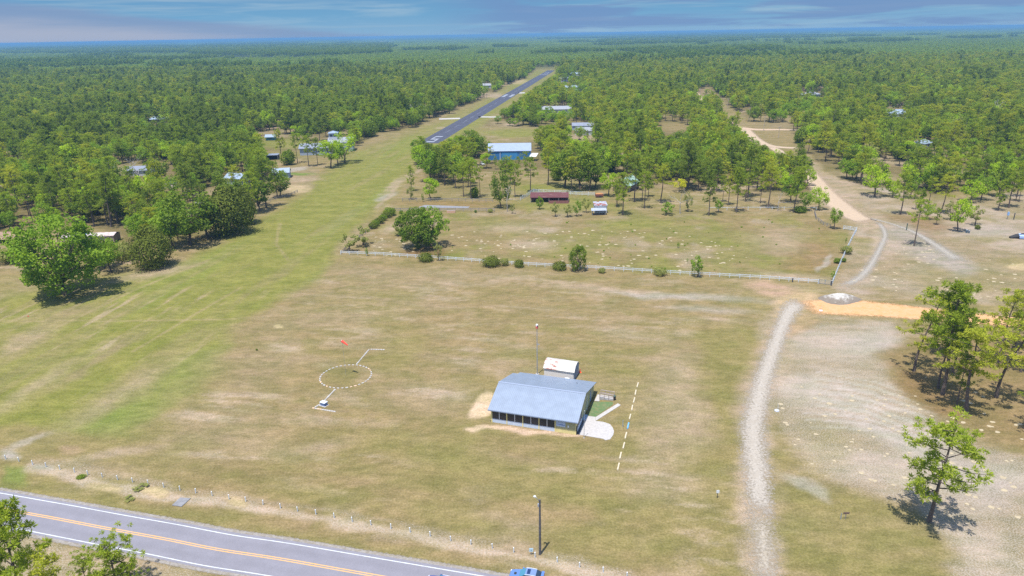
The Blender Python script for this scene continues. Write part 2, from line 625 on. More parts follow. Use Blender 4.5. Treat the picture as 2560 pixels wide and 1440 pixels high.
for cx, cy, rx, ry in ((1640, 1190, 150, 16), (1700, 1222, 140, 10), (1620, 1150, 120, 10), (1660, 1265, 120, 8), (1800, 1345, 80, 9), (600, 1000, 150, 26), (520, 1040, 120, 20), (1080, 985, 110, 22),
                       (1560, 825, 70, 10), (700, 870, 60, 14), (880, 1150, 120, 12), (1400, 1180, 120, 8), (560, 1140, 140, 10)):
    a_ = math.radians(5)
    dx_, dy_ = wx - cx, wy - cy
    m0 = 1 - sstep(0.4, 1.3, np.hypot(dx_ / rx, dy_ / ry))
    lay(m0 * sstep(0.40, 0.60, along(a15, 7, 1.3, int(cx), 5)), C_SANDP * 1.1, 0.6, 0.95)
# sand round the clubhouse
ell(1213, 1012, 32, 30, -38, C_SANDY * (1.36, 1.30, 1.55), 1.0, 0.0, 0.2)
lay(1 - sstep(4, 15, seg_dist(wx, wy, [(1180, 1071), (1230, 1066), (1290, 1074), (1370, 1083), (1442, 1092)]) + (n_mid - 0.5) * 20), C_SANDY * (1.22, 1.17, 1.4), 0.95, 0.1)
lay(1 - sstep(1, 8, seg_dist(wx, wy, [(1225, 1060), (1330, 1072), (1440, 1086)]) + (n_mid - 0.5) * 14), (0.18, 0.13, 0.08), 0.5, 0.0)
# verge of the paved road: band of bare sand with tufts
lay(1 - sstep(8, 40, seg_dist(wx, wy, [(70, 1168), (170, 1187), (260, 1208), (400, 1236), (560, 1262), (700, 1284), (850, 1312), (1000, 1338), (1150, 1364),
    (1300, 1392), (1420, 1418), (1530, 1440), (1640, 1470)]) + (n_mid - 0.5) * 60), C_SANDP * 1.14, 0.85, 1.0)
lay(1 - sstep(4, 22, seg_dist(wx, wy, [(120, 1155), (330, 1198), (560, 1240), (840, 1285), (1120, 1336), (1440, 1400), (1560, 1430)]) + (n_mid - 0.5) * 40), C_DRY2, 0.7, 0.9)
lay(1 - sstep(10, 60, seg_dist(wx, wy, [(0, 1215), (150, 1240), (330, 1278), (600, 1325), (850, 1368), (1050, 1405), (1250, 1445)])), C_OLIVE, 0.6, 0.5)
ell(280, 1218, 32, 9, 8, C_SANDY * 1.08, 0.95, 0.1, 0.4)
ell(398, 1232, 30, 11, 8, C_SANDY * 1.08, 0.95, 0.1, 0.4)
ell(565, 1258, 30, 10, 8, C_SANDY, 0.95, 0.1, 0.4)
ell(110, 1170, 40, 6, 8, C_SANDW, 0.9, 0.4, 0.5)
# near side of the road
lay(polymask(wx, wy, [(-600, 1290), (70, 1350), (400, 1412), (900, 1505), (2000, 1760), (2000, 3000), (-600, 3000)], 20), C_DRY2 * 1.08, 0.9, 0.9)
# paddock
pm = polymask(wx, wy, PADDOCK, 14)
lay(pm, C_DRY * 0.97, 0.8, 0.3)
lay(pm * sstep(0.42, 0.62, fbm(gx / 22, gy / 22, 44)), C_OLIVE * (0.95, 1.0, 0.95), 0.85, 0.2)
lay(pm * sstep(0.55, 0.72, fbm(gx / 9, gy / 9, 45)), C_GREEN * 0.95, 0.55, 0.1)
lay(pm * sstep(0.58, 0.74, fbm(gx / 13, gy / 13, 46)), C_DRY2, 0.8, 0.9)
ell(1340, 610, 60, 14, 0, C_SANDP, 0.7, 1.0, 0.7)
ell(1300, 570, 90, 12, 0, C_SANDP, 0.5, 1.0, 0.7)
ell(1960, 600, 70, 30, 0, C_SANDP, 0.55, 0.7, 0.8)
ell(2030, 640, 60, 40, -60, C_BROWN * 1.2, 0.55, 0.3, 0.8)
ell(1060, 630, 60, 10, 0, C_BROWN, 0.85, 0.1, 0.5)
ell(1000, 560, 40, 12, -30, C_SANDP, 0.8, 0.6, 0.6)
ell(2058, 655, 5, 24, 38, C_SANDW, 0.7, 0.3, 0.5)
ell(1990, 690, 90, 7, 5, C_SANDP, 0.7, 0.7, 0.7)
ell(1600, 560, 110, 12, 0, C_GREEN, 0.5, 0.1, 0.8)
ell(1430, 515, 130, 14, 0, C_GREEN, 0.75, 0.0, 0.6)
ell(1350, 470, 70, 12, 0, C_GREEN, 0.8, 0.0, 0.7)
# yard between the strip and the old barn
ell(1130, 510, 130, 12, 0, C_BROWN * 1.25, 0.6, 0.3, 0.6)
ell(1150, 470, 90, 18, 0, (0.14, 0.115, 0.05), 0.8, 0.1, 0.7)
ell(965, 490, 26, 7, -20, C_SANDW, 0.8, 0.2, 0.5)
ell(985, 462, 30, 8, -40, C_SANDP, 0.8, 0.4, 0.6)
lay(1 - sstep(2, 9, seg_dist(wx, wy, [(945, 520), (975, 488), (1005, 455), (1045, 425), (1060, 405)])), C_SANDP, 0.75, 0.4)
ell(880, 600, 50, 14, -40, C_DRY2, 0.7, 0.5, 0.7)
ell(1280, 333, 70, 10, 0, C_GREEN, 0.9, 0.0, 0.6)
# lot beyond the strip on the left
lay(polymask(wx, wy, [(690, 420), (790, 415), (800, 440), (770, 480), (700, 490)], 10), C_DRY2, 0.85, 0.4)
ell(740, 472, 28, 9, 0, C_SANDY, 0.9, 0.1, 0.5)
ell(760, 447, 50, 6, 0, C_SANDP, 0.7, 0.2, 0.6)
ell(735, 425, 26, 4, -10, C_SANDW, 0.9, 0.1, 0.5)
ell(740, 436, 50, 2.5, 0, C_LUSH, 0.9, 0.0, 0.5)
ell(300, 655, 40, 7, 0, C_SANDP, 0.8, 0.3, 0.6)
ell(400, 680, 90, 10, -12, C_SANDP, 0.7, 0.4, 0.7)
# land east of the paddock
em = polymask(wx, wy, [(2140, 575), (2040, 440), (2100, 440), (2330, 500), (2700, 470), (2700, 770), (2080, 730)], 16)
lay(em, C_DRY2 * 0.96, 0.85, 0.75)
lay(em * sstep(0.40, 0.64, fbm(gx / 16, gy / 16, 51)), C_SANDP * (1.0, 1.0, 1.06), 0.8, 0.9)
lay(em * sstep(0.5, 0.7, fbm(gx / 12, gy / 12, 52)), C_OLIVE, 0.6, 0.5)
ell(2290, 600, 40, 14, 0, C_BROWN * 1.2, 0.85, 0.1, 0.6)
ell(2300, 560, 90, 18, 10, C_BROWN * 1.1, 0.7, 0.2, 0.7)
ell(2400, 690, 160, 34, 0, C_OLIVE, 0.6, 0.6, 0.8)
ell(2180, 455, 70, 12, 25, C_SANDW, 0.75, 0.4, 0.6)
ell(2120, 470, 30, 10, 25, C_SANDP, 0.75, 0.4, 0.6)
ell(2470, 580, 80, 16, 0, C_SANDW * 0.9, 0.6, 0.8, 0.7)
ell(2545, 665, 26, 7, 0, C_SANDY * 1.1, 0.9, 0.1, 0.4)
ell(2450, 740, 80, 10, 4, C_SANDP, 0.7, 0.6, 0.7)
# white sand field south east
sm = polymask(wx, wy, [(2010, 790), (2240, 800), (2250, 870), (2230, 930), (2330, 1030), (2460, 1110), (2700, 1180), (2700, 1500), (2420, 1460), (2300, 1260),
                       (2060, 1210), (1950, 1080), (1925, 960)], 40)
lay(sm, C_DRY2 * (.92, .95, .98), 0.85, 1.0)
lay(sm * sstep(0.38, 0.60, along(a15, 30, 8, 61)), C_SANDP * (1.0, 1.05, 1.12), 0.8, 1.0)
ell(2120, 1010, 150, 46, 16, C_SANDW * 1.08, 0.72, 1.0, 0.6)
ell(2270, 1090, 130, 45, 30, C_SANDW * 1.05, 0.72, 1.0, 0.7)
ell(2170, 860, 80, 26, -5, C_SANDW * 0.92, 0.6, 1.0, 0.7)
ell(2460, 1210, 100, 60, 0, C_SANDW * 0.92, 0.6, 1.0, 0.7)
ell(2000, 1210, 50, 13, 32, C_SANDW, 0.8, 0.7, 0.6)
ell(2100, 1350, 170, 60, 0, C_OLIVE, 0.75, 0.2, 0.8)
ell(2050, 1130, 60, 60, 0, C_OLIVE, 0.5, 0.8, 0.8)
ell(2200, 1420, 150, 40, 0, C_OLIVE, 0.7, 0.3, 0.8)
for k in range(9):
    lay((1 - sstep(1.5, 6, np.abs(seg_dist(wx, wy, [(2030, 930 + 17 * k), (2180, 952 + 16 * k), (2350, 1006 + 18 * k)])) + (n_mid - 0.5) * 4)), C_SANDW * 1.15, 0.75)
for k in range(7):
    lay(1 - sstep(1.5, 7, np.abs(seg_dist(wx, wy, [(2040, 935 + 17 * k), (2180, 960 + 16 * k), (2330, 1010 + 18 * k)])) + (n_mid - 0.5) * 6), C_BROWN * 1.35, 0.55)
# needle litter under the pines
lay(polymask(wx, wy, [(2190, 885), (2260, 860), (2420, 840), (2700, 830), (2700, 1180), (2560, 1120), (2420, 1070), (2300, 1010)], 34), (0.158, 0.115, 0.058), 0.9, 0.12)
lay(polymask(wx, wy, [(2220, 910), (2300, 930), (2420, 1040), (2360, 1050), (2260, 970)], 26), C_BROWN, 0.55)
# shoulders of the tracks
TRACK = [(1918, 1500), (1915, 1440), (1900, 1300), (1890, 1180), (1886, 1080), (1905, 960), (1935, 870), (1962, 800), (1990, 752)]
lay(1 - sstep(20, 66, seg_dist(wx, wy, TRACK, ys=1.2) + (n_mid - 0.5) * 40), C_SANDP, 0.75, 0.9)
ell(1930, 722, 70, 16, 12, C_SANDP * (1.12, 1.0, 1.0), 0.95, 0.3, 0.5)
ell(1990, 760, 50, 26, -30, C_SANDY * (1, .95, .9), 0.9, 0.1, 0.6)
ell(2000, 810, 60, 22, -30, (0.27, 0.185, 0.115), 0.6, 0.3, 0.7)
lay(1 - sstep(6, 30, seg_dist(wx, wy, [(2110, 715), (2160, 690), (2190, 640), (2212, 580), (2190, 550)])), C_SANDP, 0.6, 0.8)
lay(1 - sstep(20, 60, seg_dist(wx, wy, [(2010, 420), (2060, 480), (2120, 530), (2190, 560)])), C_SANDP, 0.7, 0.5)
lay(1 - sstep(10, 70, seg_dist(wx, wy, [(2250, 580), (2310, 620), (2400, 670)])), C_SANDW * 0.9, 0.75, 0.6)
# faint wheel lines on the grass
for pts in ([(0, 893), (150, 815), (330, 728), (520, 650)], [(0, 803), (300, 802), (560, 798), (760, 786), (1000, 776), (1250, 764)],
            [(330, 880), (480, 790), (600, 720)], [(700, 560), (690, 610), (720, 650)]):
    lay(1 - sstep(1.0, 6, seg_dist(px, py, pts)), C_DRY2 * 1.2, 0.5)
# floor of the woods
fm = np.maximum.reduce([polymask(wx, wy, q, 9) for q in (F_LEFT, F_MID, F_RIGHT, F_GAP)])
fm = np.maximum(fm, sstep(176, 168, py))
lay(fm, C_FLOOR, 0.9, 0.12)
lay(fm * sstep(0.52, 0.66, fbm(gx / 24, gy / 24, 71)), C_OLIVE * 0.8, 0.8)
lay(fm * sstep(0.60, 0.70, fbm(gx / 34, gy / 34, 91)), C_DRY2, 0.8)
lay(fm * sstep(0.66, 0.76, fbm(gx / 30, gy / 30, 72)), C_SANDP, 0.8)
far = sstep(900, 2600, gy) * fm
lay(far, (0.060, 0.085, 0.030), 0.95, 0.0)
lay(far * sstep(0.45, 0.6, fbm(gx / 220, gy / 420, 73)), (0.085, 0.105, 0.035), 0.9)
lay(far * sstep(0.5, 0.62, fbm(gx / 500, gy / 900, 74)), (0.04, 0.06, 0.024), 0.8)
for cx, cy, rx, ry, c, k in ((1690, 318, 50, 12, C_DRY, .9), (1740, 232, 30, 12, (.18, .13, .085), .8), (1760, 262, 34, 10, C_DRY2, .8), (1450, 342, 60, 8, C_SANDP, .7),
                          (380, 345, 45, 5, C_SANDY, .95), (310, 360, 40, 5, (.29, .21, .12), .95), (330, 430, 70, 9, C_SANDP, .9), (410, 465, 40, 5, C_SANDW, .9),
                          (470, 340, 60, 6, C_GREEN, .6), (700, 360, 120, 12, C_GREEN, .8), (700, 385, 100, 8, C_OLIVE, .8), (1185, 415, 14, 14, C_SANDP, .9), (1550, 405, 18, 20, C_SANDP, .6), (2400, 302, 60, 5, C_SANDY, .9), (2300, 326, 60, 3, C_SANDY, .9),
                          (2270, 298, 60, 4, C_SANDY, .9), (250, 213, 22, 4, C_SANDY, 1), (1240, 240, 20, 6, C_SANDP, .8), (1215, 238, 30, 5, C_SANDP, .6),
                          (1960, 348, 60, 18, C_DRY, .95), (1920, 300, 60, 14, C_DRY, .6), (1290, 204, 26, 6, C_SANDY, .7), (1105, 320, 14, 4, C_SANDP, .7)):
    ell(cx, cy, rx, ry, 0, c, k, 0.2, 0.5)
lay(polymask(px, py, MEADOW, 3), (0.23, 0.20, 0.15), 0.9, 0.0)
ell(482, 117, 22, 1.6, 0, (0.62, 0.60, 0.58), 1.0, 0, 0.3)
ell(950, 106, 52, 1.8, 0, (0.60, 0.52, 0.46), 1.0, 0, 0.3)
ell(620, 108, 40, 1.2, 0, (0.40, 0.36, 0.33), 0.8, 0, 0.3)
# small scale variation
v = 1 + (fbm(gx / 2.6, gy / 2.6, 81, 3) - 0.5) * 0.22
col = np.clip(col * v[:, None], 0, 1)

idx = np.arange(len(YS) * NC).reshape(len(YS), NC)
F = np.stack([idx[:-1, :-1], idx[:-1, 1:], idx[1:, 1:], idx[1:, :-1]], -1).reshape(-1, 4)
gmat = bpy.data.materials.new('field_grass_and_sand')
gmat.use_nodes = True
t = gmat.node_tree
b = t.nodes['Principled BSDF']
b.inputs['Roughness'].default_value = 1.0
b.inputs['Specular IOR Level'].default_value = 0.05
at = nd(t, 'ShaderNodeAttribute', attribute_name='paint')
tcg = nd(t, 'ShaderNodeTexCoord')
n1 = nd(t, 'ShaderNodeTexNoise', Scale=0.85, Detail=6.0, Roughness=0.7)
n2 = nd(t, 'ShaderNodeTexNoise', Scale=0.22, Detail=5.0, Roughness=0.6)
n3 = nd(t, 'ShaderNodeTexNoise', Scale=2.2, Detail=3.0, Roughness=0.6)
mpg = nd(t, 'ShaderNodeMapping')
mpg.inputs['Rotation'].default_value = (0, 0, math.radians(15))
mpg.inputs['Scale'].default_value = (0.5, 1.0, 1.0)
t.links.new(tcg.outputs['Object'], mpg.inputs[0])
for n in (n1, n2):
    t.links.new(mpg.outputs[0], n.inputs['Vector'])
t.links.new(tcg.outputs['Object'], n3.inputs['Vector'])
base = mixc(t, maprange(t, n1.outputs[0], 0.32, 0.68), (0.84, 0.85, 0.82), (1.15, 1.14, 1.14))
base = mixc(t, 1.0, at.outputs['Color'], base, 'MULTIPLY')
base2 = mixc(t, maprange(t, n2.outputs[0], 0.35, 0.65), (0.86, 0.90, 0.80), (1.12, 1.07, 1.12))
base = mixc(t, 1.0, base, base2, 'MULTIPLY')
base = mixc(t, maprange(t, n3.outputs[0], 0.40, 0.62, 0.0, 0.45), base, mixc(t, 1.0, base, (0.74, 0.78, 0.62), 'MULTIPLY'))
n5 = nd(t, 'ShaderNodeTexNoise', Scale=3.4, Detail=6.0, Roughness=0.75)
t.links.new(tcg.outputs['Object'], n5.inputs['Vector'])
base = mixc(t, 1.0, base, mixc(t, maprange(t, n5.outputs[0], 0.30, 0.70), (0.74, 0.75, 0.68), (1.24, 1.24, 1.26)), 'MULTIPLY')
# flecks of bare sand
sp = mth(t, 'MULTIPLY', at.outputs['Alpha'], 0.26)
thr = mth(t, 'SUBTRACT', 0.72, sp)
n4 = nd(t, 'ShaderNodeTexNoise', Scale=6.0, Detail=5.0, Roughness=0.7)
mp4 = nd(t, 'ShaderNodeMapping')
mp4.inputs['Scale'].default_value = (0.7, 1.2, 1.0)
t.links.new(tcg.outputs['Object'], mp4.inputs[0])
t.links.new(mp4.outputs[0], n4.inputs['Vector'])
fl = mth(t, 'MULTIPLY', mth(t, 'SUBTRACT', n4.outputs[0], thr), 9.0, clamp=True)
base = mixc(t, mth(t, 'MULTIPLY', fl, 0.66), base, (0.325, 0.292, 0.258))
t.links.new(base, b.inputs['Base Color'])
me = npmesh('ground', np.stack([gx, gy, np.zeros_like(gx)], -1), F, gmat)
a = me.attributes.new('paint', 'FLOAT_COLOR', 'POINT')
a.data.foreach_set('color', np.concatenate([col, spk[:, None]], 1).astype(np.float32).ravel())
ground = bpy.data.objects.new('ground', me)
COL.objects.link(ground)
tag(ground, kind='structure')


# ------------------------------------------------------------------ roads, runway, tracks
def smooth_pts(pts, n=10):
    pts = [Vector(p) for p in pts]
    o = []
    for i in range(len(pts) - 1):
        p0, p1, p2, p3 = pts[max(i - 1, 0)], pts[i], pts[i + 1], pts[min(i + 2, len(pts) - 1)]
        for k in range(n):
            s = k / n
            o.append(0.5 * ((2 * p1) + (-p0 + p2) * s + (2 * p0 - 5 * p1 + 4 * p2 - p3) * s * s + (-p0 + 3 * p1 - 3 * p2 + p3) * s ** 3))
    o.append(pts[-1])
    return o


def strip(name, pts, widths, mat, z, smooth=True, n=12, cross=9, offset=0.0):
    """A sheet along ground points; 'edge' runs 0 at the rims to 1 in the middle."""
    P = [Vector((p[0], p[1], w)) for p, w in zip(pts, widths)]
    if smooth:
        P = smooth_pts(P, n)
    V, E, f = [], [], []
    ARC = np.concatenate([[0], np.cumsum([math.hypot((P[i + 1] - P[i]).x, (P[i + 1] - P[i]).y) for i in range(len(P) - 1)])])
    for i, p in enumerate(P):
        d = P[min(i + 1, len(P) - 1)] - P[max(i - 1, 0)]
        d = Vector((d.x, d.y, 0)).normalized()
        s = Vector((-d.y, d.x, 0))
        for k in range(cross):
            q = k / (cross - 1) * 2 - 1
            c = p + s * (q * p.z / 2 + offset)
            V.append((c.x, c.y, z))
            e = 1 - abs(q)
            ends = min(ARC[i], ARC[-1] - ARC[i]) / FADE
            E.append(min(e, ends) if ENDS else e)
    for i in range(len(P) - 1):
        for k in range(cross - 1):
            q = i * cross + k
            f.append((q, q + 1, q + cross + 1, q + cross))
    me = npmesh(name, np.array(V), np.array(f)[:, ::-1], mat)
    a = me.attributes.new('edge', 'FLOAT', 'POINT')
    a.data.foreach_set('value', np.array(E, np.float32))
    o = bpy.data.objects.new(name, me)
    COL.objects.link(o)
    return tag(o, kind='structure')


ENDS = False
FADE = 9.0


def asphalt(name, c, patch=0.15):
    m = pbr(name, c, 0.9)
    t = m.node_tree
    b = t.nodes['Principled BSDF']
    tcn = nd(t, 'ShaderNodeTexCoord')
    n = nd(t, 'ShaderNodeTexNoise', Scale=0.35, Detail=8.0, Roughness=0.65)
    t.links.new(tcn.outputs['Object'], n.inputs['Vector'])
    a = nd(t, 'ShaderNodeAttribute', attribute_name='edge')
    wear = maprange(t, mth(t, 'ABSOLUTE', mth(t, 'SUBTRACT', a.outputs['Fac'], 0.5)), 0.0, 0.25, 1.0, 0.0)
    o = mixc(t, maprange(t, n.outputs[0], 0.3, 0.7), tuple(x * (1 - patch) for x in c), tuple(x * (1 + patch) for x in c))
    o = mixc(t, mth(t, 'MULTIPLY', wear, 0.28), o, tuple(x * 0.78 for x in c))
    n2 = nd(t, 'ShaderNodeTexNoise', Scale=4.0, Detail=4.0)
    t.links.new(tcn.outputs['Object'], n2.inputs['Vector'])
    o = mixc(t, 1.0, o, mixc(t, n2.outputs[0], (0.85, 0.85, 0.85), (1.15, 1.15, 1.15)), 'MULTIPLY')
    t.links.new(o, b.inputs['Base Color'])
    return m


def paint(name, c, worn):
    """Road paint with worn gaps."""
    m = pbr(name, c, 0.7)
    t = m.node_tree
    b = t.nodes['Principled BSDF']
    tcn = nd(t, 'ShaderNodeTexCoord')
    n = nd(t, 'ShaderNodeTexNoise', Scale=1.2, Detail=6.0, Roughness=0.7)
    t.links.new(tcn.outputs['Object'], n.inputs['Vector'])
    o = mixc(t, maprange(t, n.outputs[0], 0.35, 0.7, 0.0, worn), c, (0.25, 0.25, 0.28) if 'road' in name else (0.06, 0.06, 0.08))
    t.links.new(o, b.inputs['Base Color'])
    return m


def dirt(name, c1, c2, soft=0.5, scale=0.6):
    """Bare track: the rims break up into the grass."""
    m = bpy.data.materials.new(name)
    m.use_nodes = True
    t = m.node_tree
    b = t.nodes['Principled BSDF']
    b.inputs['Roughness'].default_value = 1.0
    b.inputs['Specular IOR Level'].default_value = 0.05
    o = t.nodes['Material Output']
    tcn = nd(t, 'ShaderNodeTexCoord')
    n = nd(t, 'ShaderNodeTexNoise', Scale=scale, Detail=8.0, Roughness=0.72)
    t.links.new(tcn.outputs['Object'], n.inputs['Vector'])
    n2 = nd(t, 'ShaderNodeTexNoise', Scale=2.6, Detail=5.0, Roughness=0.7)
    t.links.new(tcn.outputs['Object'], n2.inputs['Vector'])
    a = nd(t, 'ShaderNodeAttribute', attribute_name='edge')
    cc = mixc(t, maprange(t, n.outputs[0], 0.35, 0.65), c1, c2)
    cc = mixc(t, 1.0, cc, mixc(t, n2.outputs[0], (0.72, 0.72, 0.72), (1.28, 1.28, 1.28)), 'MULTIPLY')
    t.links.new(cc, b.inputs['Base Color'])
    q = mth(t, 'ADD', mth(t, 'MULTIPLY', a.outputs['Fac'], 1.0 / soft), mth(t, 'MULTIPLY', mth(t, 'SUBTRACT', n2.outputs[0], 0.5), 1.6))
    q = mth(t, 'ADD', q, mth(t, 'MULTIPLY', mth(t, 'SUBTRACT', n.outputs[0], 0.5), 1.2))
    al = maprange(t, q, 0.25, 0.85)
    tr = nd(t, 'ShaderNodeBsdfTransparent')
    mx = nd(t, 'ShaderNodeMixShader')
    t.links.new(al, mx.inputs[0])
    t.links.new(tr.outputs[0], mx.inputs[1])
    t.links.new(b.outputs[0], mx.inputs[2])
    t.links.new(mx.outputs[0], o.inputs[0])
    return m


# paved road: centre line measured on the double yellow line
YEL = [(22, 1275), (137, 1296), (273, 1322), (410, 1347), (547, 1374), (700, 1397.5), (925, 1437)]
cl = [G(*p) for p in YEL]
d0 = (cl[0] - cl[2]).normalized()
d1 = (cl[-1] - cl[-2]).normalized()
cl = [cl[0] + d0 * 160, cl[0] + d0 * 80 + Vector((0, 1.5, 0)), cl[0] + d0 * 30] + cl + [cl[-1] + d1 * 30, cl[-1] + d1 * 90, cl[-1] + d1 * 200]
M_ROAD = asphalt('road_asphalt', (0.160, 0.155, 0.180), 0.07)
strip('road', cl, [7.0] * len(cl), M_ROAD, 0.012, cross=17)
M_YEL = paint('yellow_road_paint', (0.50, 0.28, 0.085), 0.35)
M_WLN = paint('white_road_paint', (0.46, 0.48, 0.48), 0.6)
for off in (-0.17, 0.17):
    strip('road_markings', cl, [0.17] * len(cl), M_YEL, 0.018, cross=3, offset=off)
for off in (-3.06, 2.96):
    strip('road_markings', cl, [0.15] * len(cl), M_WLN, 0.018, cross=3, offset=off)
M_SHOULD = dirt('gravel_shoulder', (0.24, 0.225, 0.215), (0.18, 0.155, 0.12), 0.8, 1.5)
for off in (-3.75, 3.75):
    strip('road_shoulder', cl, [1.2] * len(cl), M_SHOULD, 0.008, cross=5, offset=off)

# runway
ra0 = (G(1043, 358) + G(1097, 358)) / 2
rdir = (G(1367, 177) - G(1050, 358)).normalized()
rdir = Vector((128.7, 882, 0)).normalized()
rnorm = Vector((rdir.y, -rdir.x, 0))
RW = 14.2
M_RWY = asphalt('runway_asphalt', (0.040, 0.042, 0.062), 0.35)
strip('runway', [ra0 + rdir * s for s in np.linspace(0, 905, 40)], [RW] * 40, M_RWY, 0.03, smooth=False, cross=17)


def rw_pt(x, y, z):
    p = ra0 + rnorm * x + rdir * y
    return (p.x, p.y, z)


mk = MB()


def rw_rect(x0, x1, y0, y1):
    mk.add([rw_pt(x0, y0, 0.06), rw_pt(x1, y0, 0.06), rw_pt(x1, y1, 0.06), rw_pt(x0, y1, 0.06)], [(0, 1, 2, 3)])


# the numeral 5, read from the near end (kept a little left of the centre line, as painted)
ox, oy, gw, gh = -2.6, 4.0, 5.2, 28.0
for x0, x1, y0, y1 in ((0, 1, 0, .16), (0, 1, .42, .58), (0, 1, .84, 1), (.78, 1, .16, .42), (0, .22, .58, .84)):
    rw_rect(ox + x0 * gw, ox + x1 * gw, oy + y0 * gh, oy + y1 * gh)
for k in range(20):
    rw_rect(-0.11, 0.11, 48 + k * 30, 48 + k * 30 + 17)
for x0 in (-5.5, 2.2):
    rw_rect(x0, x0 + 3.4, 338, 372)
rw_rect(-6.5, 6.5, 760, 768)
for x0 in (-3.6, 0.8):
    for a_, b_, c_, d_ in ((0, 1, 0, .15), (0, 1, .42, .57), (0, 1, .85, 1), (.75, 1, .55, .88), (0, .25, .12, .45)):
        rw_rect(x0 + a_ * 2.8, x0 + b_ * 2.8, 800 + c_ * 30, 800 + d_ * 30)
o = mk.build('runway_markings', paint('runway_paint', (0.26, 0.28, 0.32), 0.9))
tag(o, kind='structure')


def slab(name, pts, mat, z, kind='structure'):
    mb = MB()
    mb.prism([(p.x, p.y) for p in pts], z - 0.06, z)
    return tag(mb.build(name, mat), kind=kind)


for q in ([(1098, 296), (1150, 294.5), (1150, 297.5), (1098, 299)], [(1196, 291), (1252, 291.5), (1252, 294), (1196, 293.5)], [(1296, 231), (1312, 231), (1312, 233.5), (1296, 233.5)]):
    slab('path', [G(*p) for p in q], M_CONC, 0.03)

ENDS = True
M_GRAV = dirt('pale_gravel', (0.312, 0.282, 0.244), (0.265, 0.234, 0.195), 1.05)
M_SANDT = dirt('pink_sand_track', (0.36, 0.275, 0.195), (0.31, 0.24, 0.175), 0.6)
M_ORANGE = dirt('orange_clay', (0.44, 0.235, 0.105), (0.41, 0.265, 0.15), 0.5)
M_FADE = dirt('rubbed_sand', (0.285, 0.265, 0.24), (0.235, 0.21, 0.17), 1.2)
strip('gravel_track', [G(*p) for p in [(1908, 1330), (1902, 1270), (1893, 1190), (1884, 1110), (1884, 1060), (1905, 960), (1935, 870), (1960, 805), (1982, 768), (2015, 742)]],
      [4.5, 5.8, 7.2, 7.6, 7.6, 7.0, 6.4, 7.0, 9.0, 9.5], M_GRAV, 0.016)
strip('gravel_track', [G(*p) for p in [(1918, 1520), (1916, 1470), (1912, 1435), (1908, 1400)]], [6, 6, 5, 3], M_GRAV, 0.016)
M_CREAM_T = dirt('faded_cream_track', (0.30, 0.268, 0.225), (0.25, 0.215, 0.165), 1.3, 1.0)
strip('gravel_track', [G(*p) for p in [(1924, 1540), (1918, 1470), (1913, 1410), (1908, 1350), (1902, 1290), (1895, 1230)]], [6.5, 6.5, 6.5, 6.5, 6.5, 6], M_CREAM_T, 0.014)
FADE = 14.0
strip('dirt_road', [G(*p) for p in [(1985, 768), (2040, 768), (2100, 768), (2170, 771), (2250, 778), (2380, 791), (2480, 800), (2640, 815)]],
      [9, 12, 14, 14, 12.5, 10.5, 9.5, 9], M_ORANGE, 0.022)
FADE = 9.0
strip('dirt_road', [G(*p) for p in [(1730, 222), (1762, 255), (1790, 283), (1812, 300), (1835, 316), (1868, 322), (1900, 324), (1960, 324), (2010, 326)]],
      [8, 8, 9, 10, 13, 14, 12, 10, 8], dirt('pale_clay', (0.36, 0.26, 0.18), (0.33, 0.25, 0.18), 0.6), 0.024)
strip('dirt_road', [G(*p) for p in [(1860, 322), (1872, 335), (1890, 350), (1915, 362), (1950, 368), (2005, 370)]],
      [12, 12, 11, 10, 9, 8], M_SANDT, 0.020)
strip('dirt_road', [G(*p) for p in [(1925, 366), (1960, 385), (1995, 408), (2025, 437), (2060, 480), (2105, 520), (2150, 548), (2185, 555)]],
      [7, 8, 9.5, 11, 12.5, 13, 11, 6], M_SANDT, 0.026)
strip('sand_track', [G(*p) for p in [(2140, 538), (2190, 549), (2240, 563), (2290, 583), (2335, 610), (2380, 640), (2420, 664)]],
      [3.0, 3.0, 3.0, 4.5, 7, 9, 12], M_FADE, 0.018)
strip('sand_track', [G(*p) for p in [(2188, 548), (2207, 570), (2213, 590), (2204, 612), (2190, 640), (2170, 672), (2140, 700), (2085, 722)]],
      [3.5, 3.6, 3.6, 4, 4.2, 5, 5, 4], M_FADE, 0.014)
ENDS = False


# ------------------------------------------------------------------ buildings and made things (seen through the trees: rectangles kept clear of crowns)
CLEAR = []          # (x0, y0, x1, y1, base_y): pixels that stay open, and the row of the thing behind


def keep(x0, y0, x1, y1):
    CLEAR.append((x0, y0, x1, y1))


